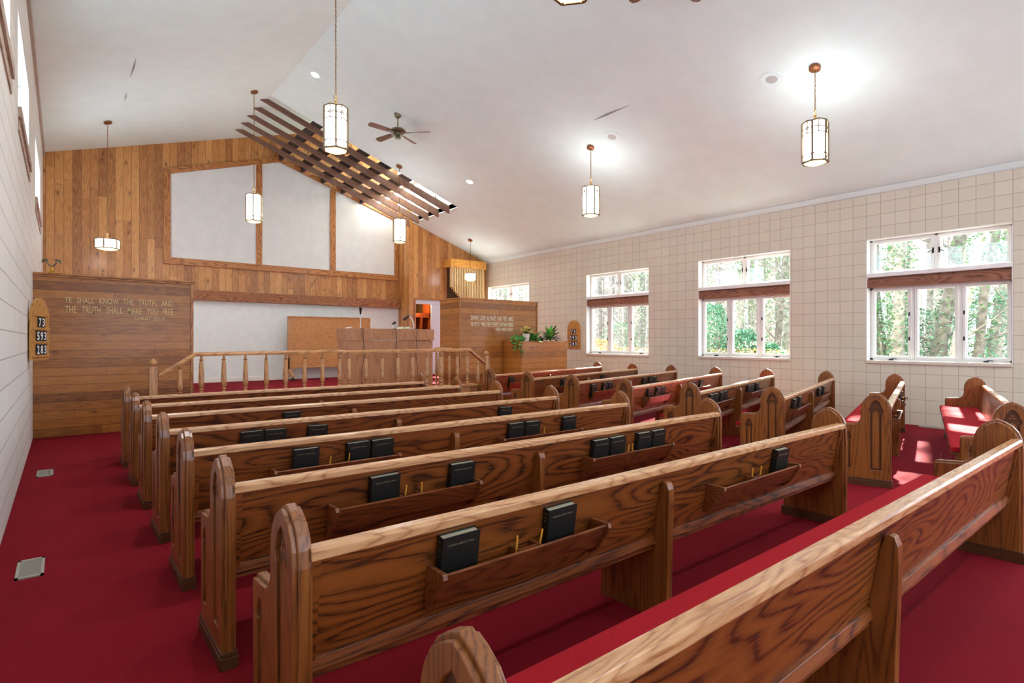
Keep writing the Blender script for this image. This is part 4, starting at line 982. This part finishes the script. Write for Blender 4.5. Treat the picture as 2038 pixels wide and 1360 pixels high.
for g_ in grp:
    for k, (u, X, r0, lean, ivy) in enumerate(sorted(grp[g_])):
        tree(X, wx(u, X), r0 * .62, 11 if X > 18 else 9, lean, '%s %s trunk from the left seen in the %s' % (ordn[k], 'ivy covered' if ivy else 'bare', PLC[g_]), ivy, 50 + n_, 'bark' if n_ % 3 else 'bark2', 6 if g_ == 0 else 16); n_ += 1
far = []
for k in range(3):
    o = tree(30 + k, 12 + 3 * k, .14, 13, (0, .02 * (k - 1)), 'thin bare tree in the distant woods beyond the windows', 0, 300 + k, 'bark' if k else 'bark2')
    o['group'] = 'distant bare trees'; far.append(o)
for k in range(44):
    X = rr.uniform(26, 44); u = [rr.uniform(1165, 1295), rr.uniform(1385, 1575), rr.uniform(1720, 2030), rr.uniform(965, 1056)][k % 4]
    if k % 4 == 2: X *= .8
    o = dup(far[k % 3]); o.location = (X, wx(u, X), .3); o.rotation_euler = (0, 0, rr.uniform(0, 6.28)); o.scale = (1, 1, rr.uniform(.8, 1.2))
for k, u in enumerate((1200, 1440, 1900)): far[k].location = (34, wx(u, 34), .3)
def shrub(label, x, y, w_, h, n, mat, seed, z0=.5, L=.16):
    t = T('shrub', label, 'shrub', (x, y, z0), 0, 'shrubs outside the windows')
    def fn(q):
        a = q.uniform(0, 6.28); e = q.random(); r_ = w_ * math.sqrt(1 - (e * .95) ** 2) * q.uniform(.55, 1.05)
        return Vector((math.cos(a) * r_, math.sin(a) * r_, e * h))
    O('foliage', leaves_cloud(n, fn, L, L * .4, seed), mat, t, recalc=False, kind='stuff')
    O('stems', MB().tube([(0, 0, -.3), (.1, 0, h * .6)], .03, 6).tube([(0, 0, -.3), (-.15, .1, h * .55)], .02, 6).tube([(0, 0, -.3), (.05, -.2, h * .6)], .02, 6), 'bark', t)
shrub('tall green shrub in the left pane of the middle window', 13.0, wx(1418, 13.0), .6, 1.75, 1500, 'shrub', 1)
shrub('round green shrub in the centre pane of the middle window', 13.1, wx(1480, 13.1), .55, 1.1, 1300, 'shrub', 2)
shrub('low green shrub in the right pane of the middle window', 13.2, wx(1530, 13.2), .5, .75, 900, 'shrub', 3)
shrub('green shrub behind the left pane of the nearest window', 15.2, wx(1765, 15.2), .8, 1.7, 1100, 'ivy', 4)
shrub('green shrub behind the centre pane of the nearest window', 16.5, wx(1850, 16.5), .9, 1.6, 1100, 'ivy', 5)
shrub('thin green shrub behind the right pane of the nearest window', 16.0, wx(1965, 16), .9, 1.9, 1000, 'shrub', 6)
shrub('yellowish thicket at the left of the far window', 16.0, wx(1192, 16), .9, .9, 700, 'autumn', 7)
shrub('pale thicket in the centre pane of the far window', 18.0, wx(1232, 18), .9, 1.6, 600, 'ivy', 8)
shrub('evergreen seen through the small window behind the organ enclosure', 17.5, wx(1000, 17.5), 1.4, 3.1, 420, 'ivy', 9, 1.0, .2)
shrub('second evergreen seen through the small far window', 19.5, wx(1040, 19.5), 1.4, 3.4, 420, 'ivy', 10, 1.0, .2)
def hedge(label, ya, yb, seed):
    t = T('leaf_hedge', label, 'hedge', (11.55, (ya + yb) / 2, .6), 0, 'low leafy borders under the windows')
    def fn(q): return Vector((q.uniform(-.2, .25), q.uniform(ya, yb) - (ya + yb) / 2, q.uniform(.1, .56)))
    O('foliage', leaves_cloud(900, fn, .07, .05, seed), 'autumn', t, recalc=False, kind='stuff')
    O('soil_mound', MB().box(-.22, .25, (ya - yb) / 2, (yb - ya) / 2, -.4, .38), 'bark2', t)
hedge('low border of autumn leaves along the far window sill', 8.2, 11.4, 31)
hedge('low border of autumn leaves along the middle window sill', 5.0, 7.6, 32)
C.cycles.use_denoising = True
C.cycles.use_adaptive_sampling = True; C.cycles.adaptive_threshold = .04
C.cycles.max_bounces = 7; C.cycles.diffuse_bounces = 4; C.cycles.transparent_max_bounces = 12; C.cycles.sample_clamp_indirect = 8
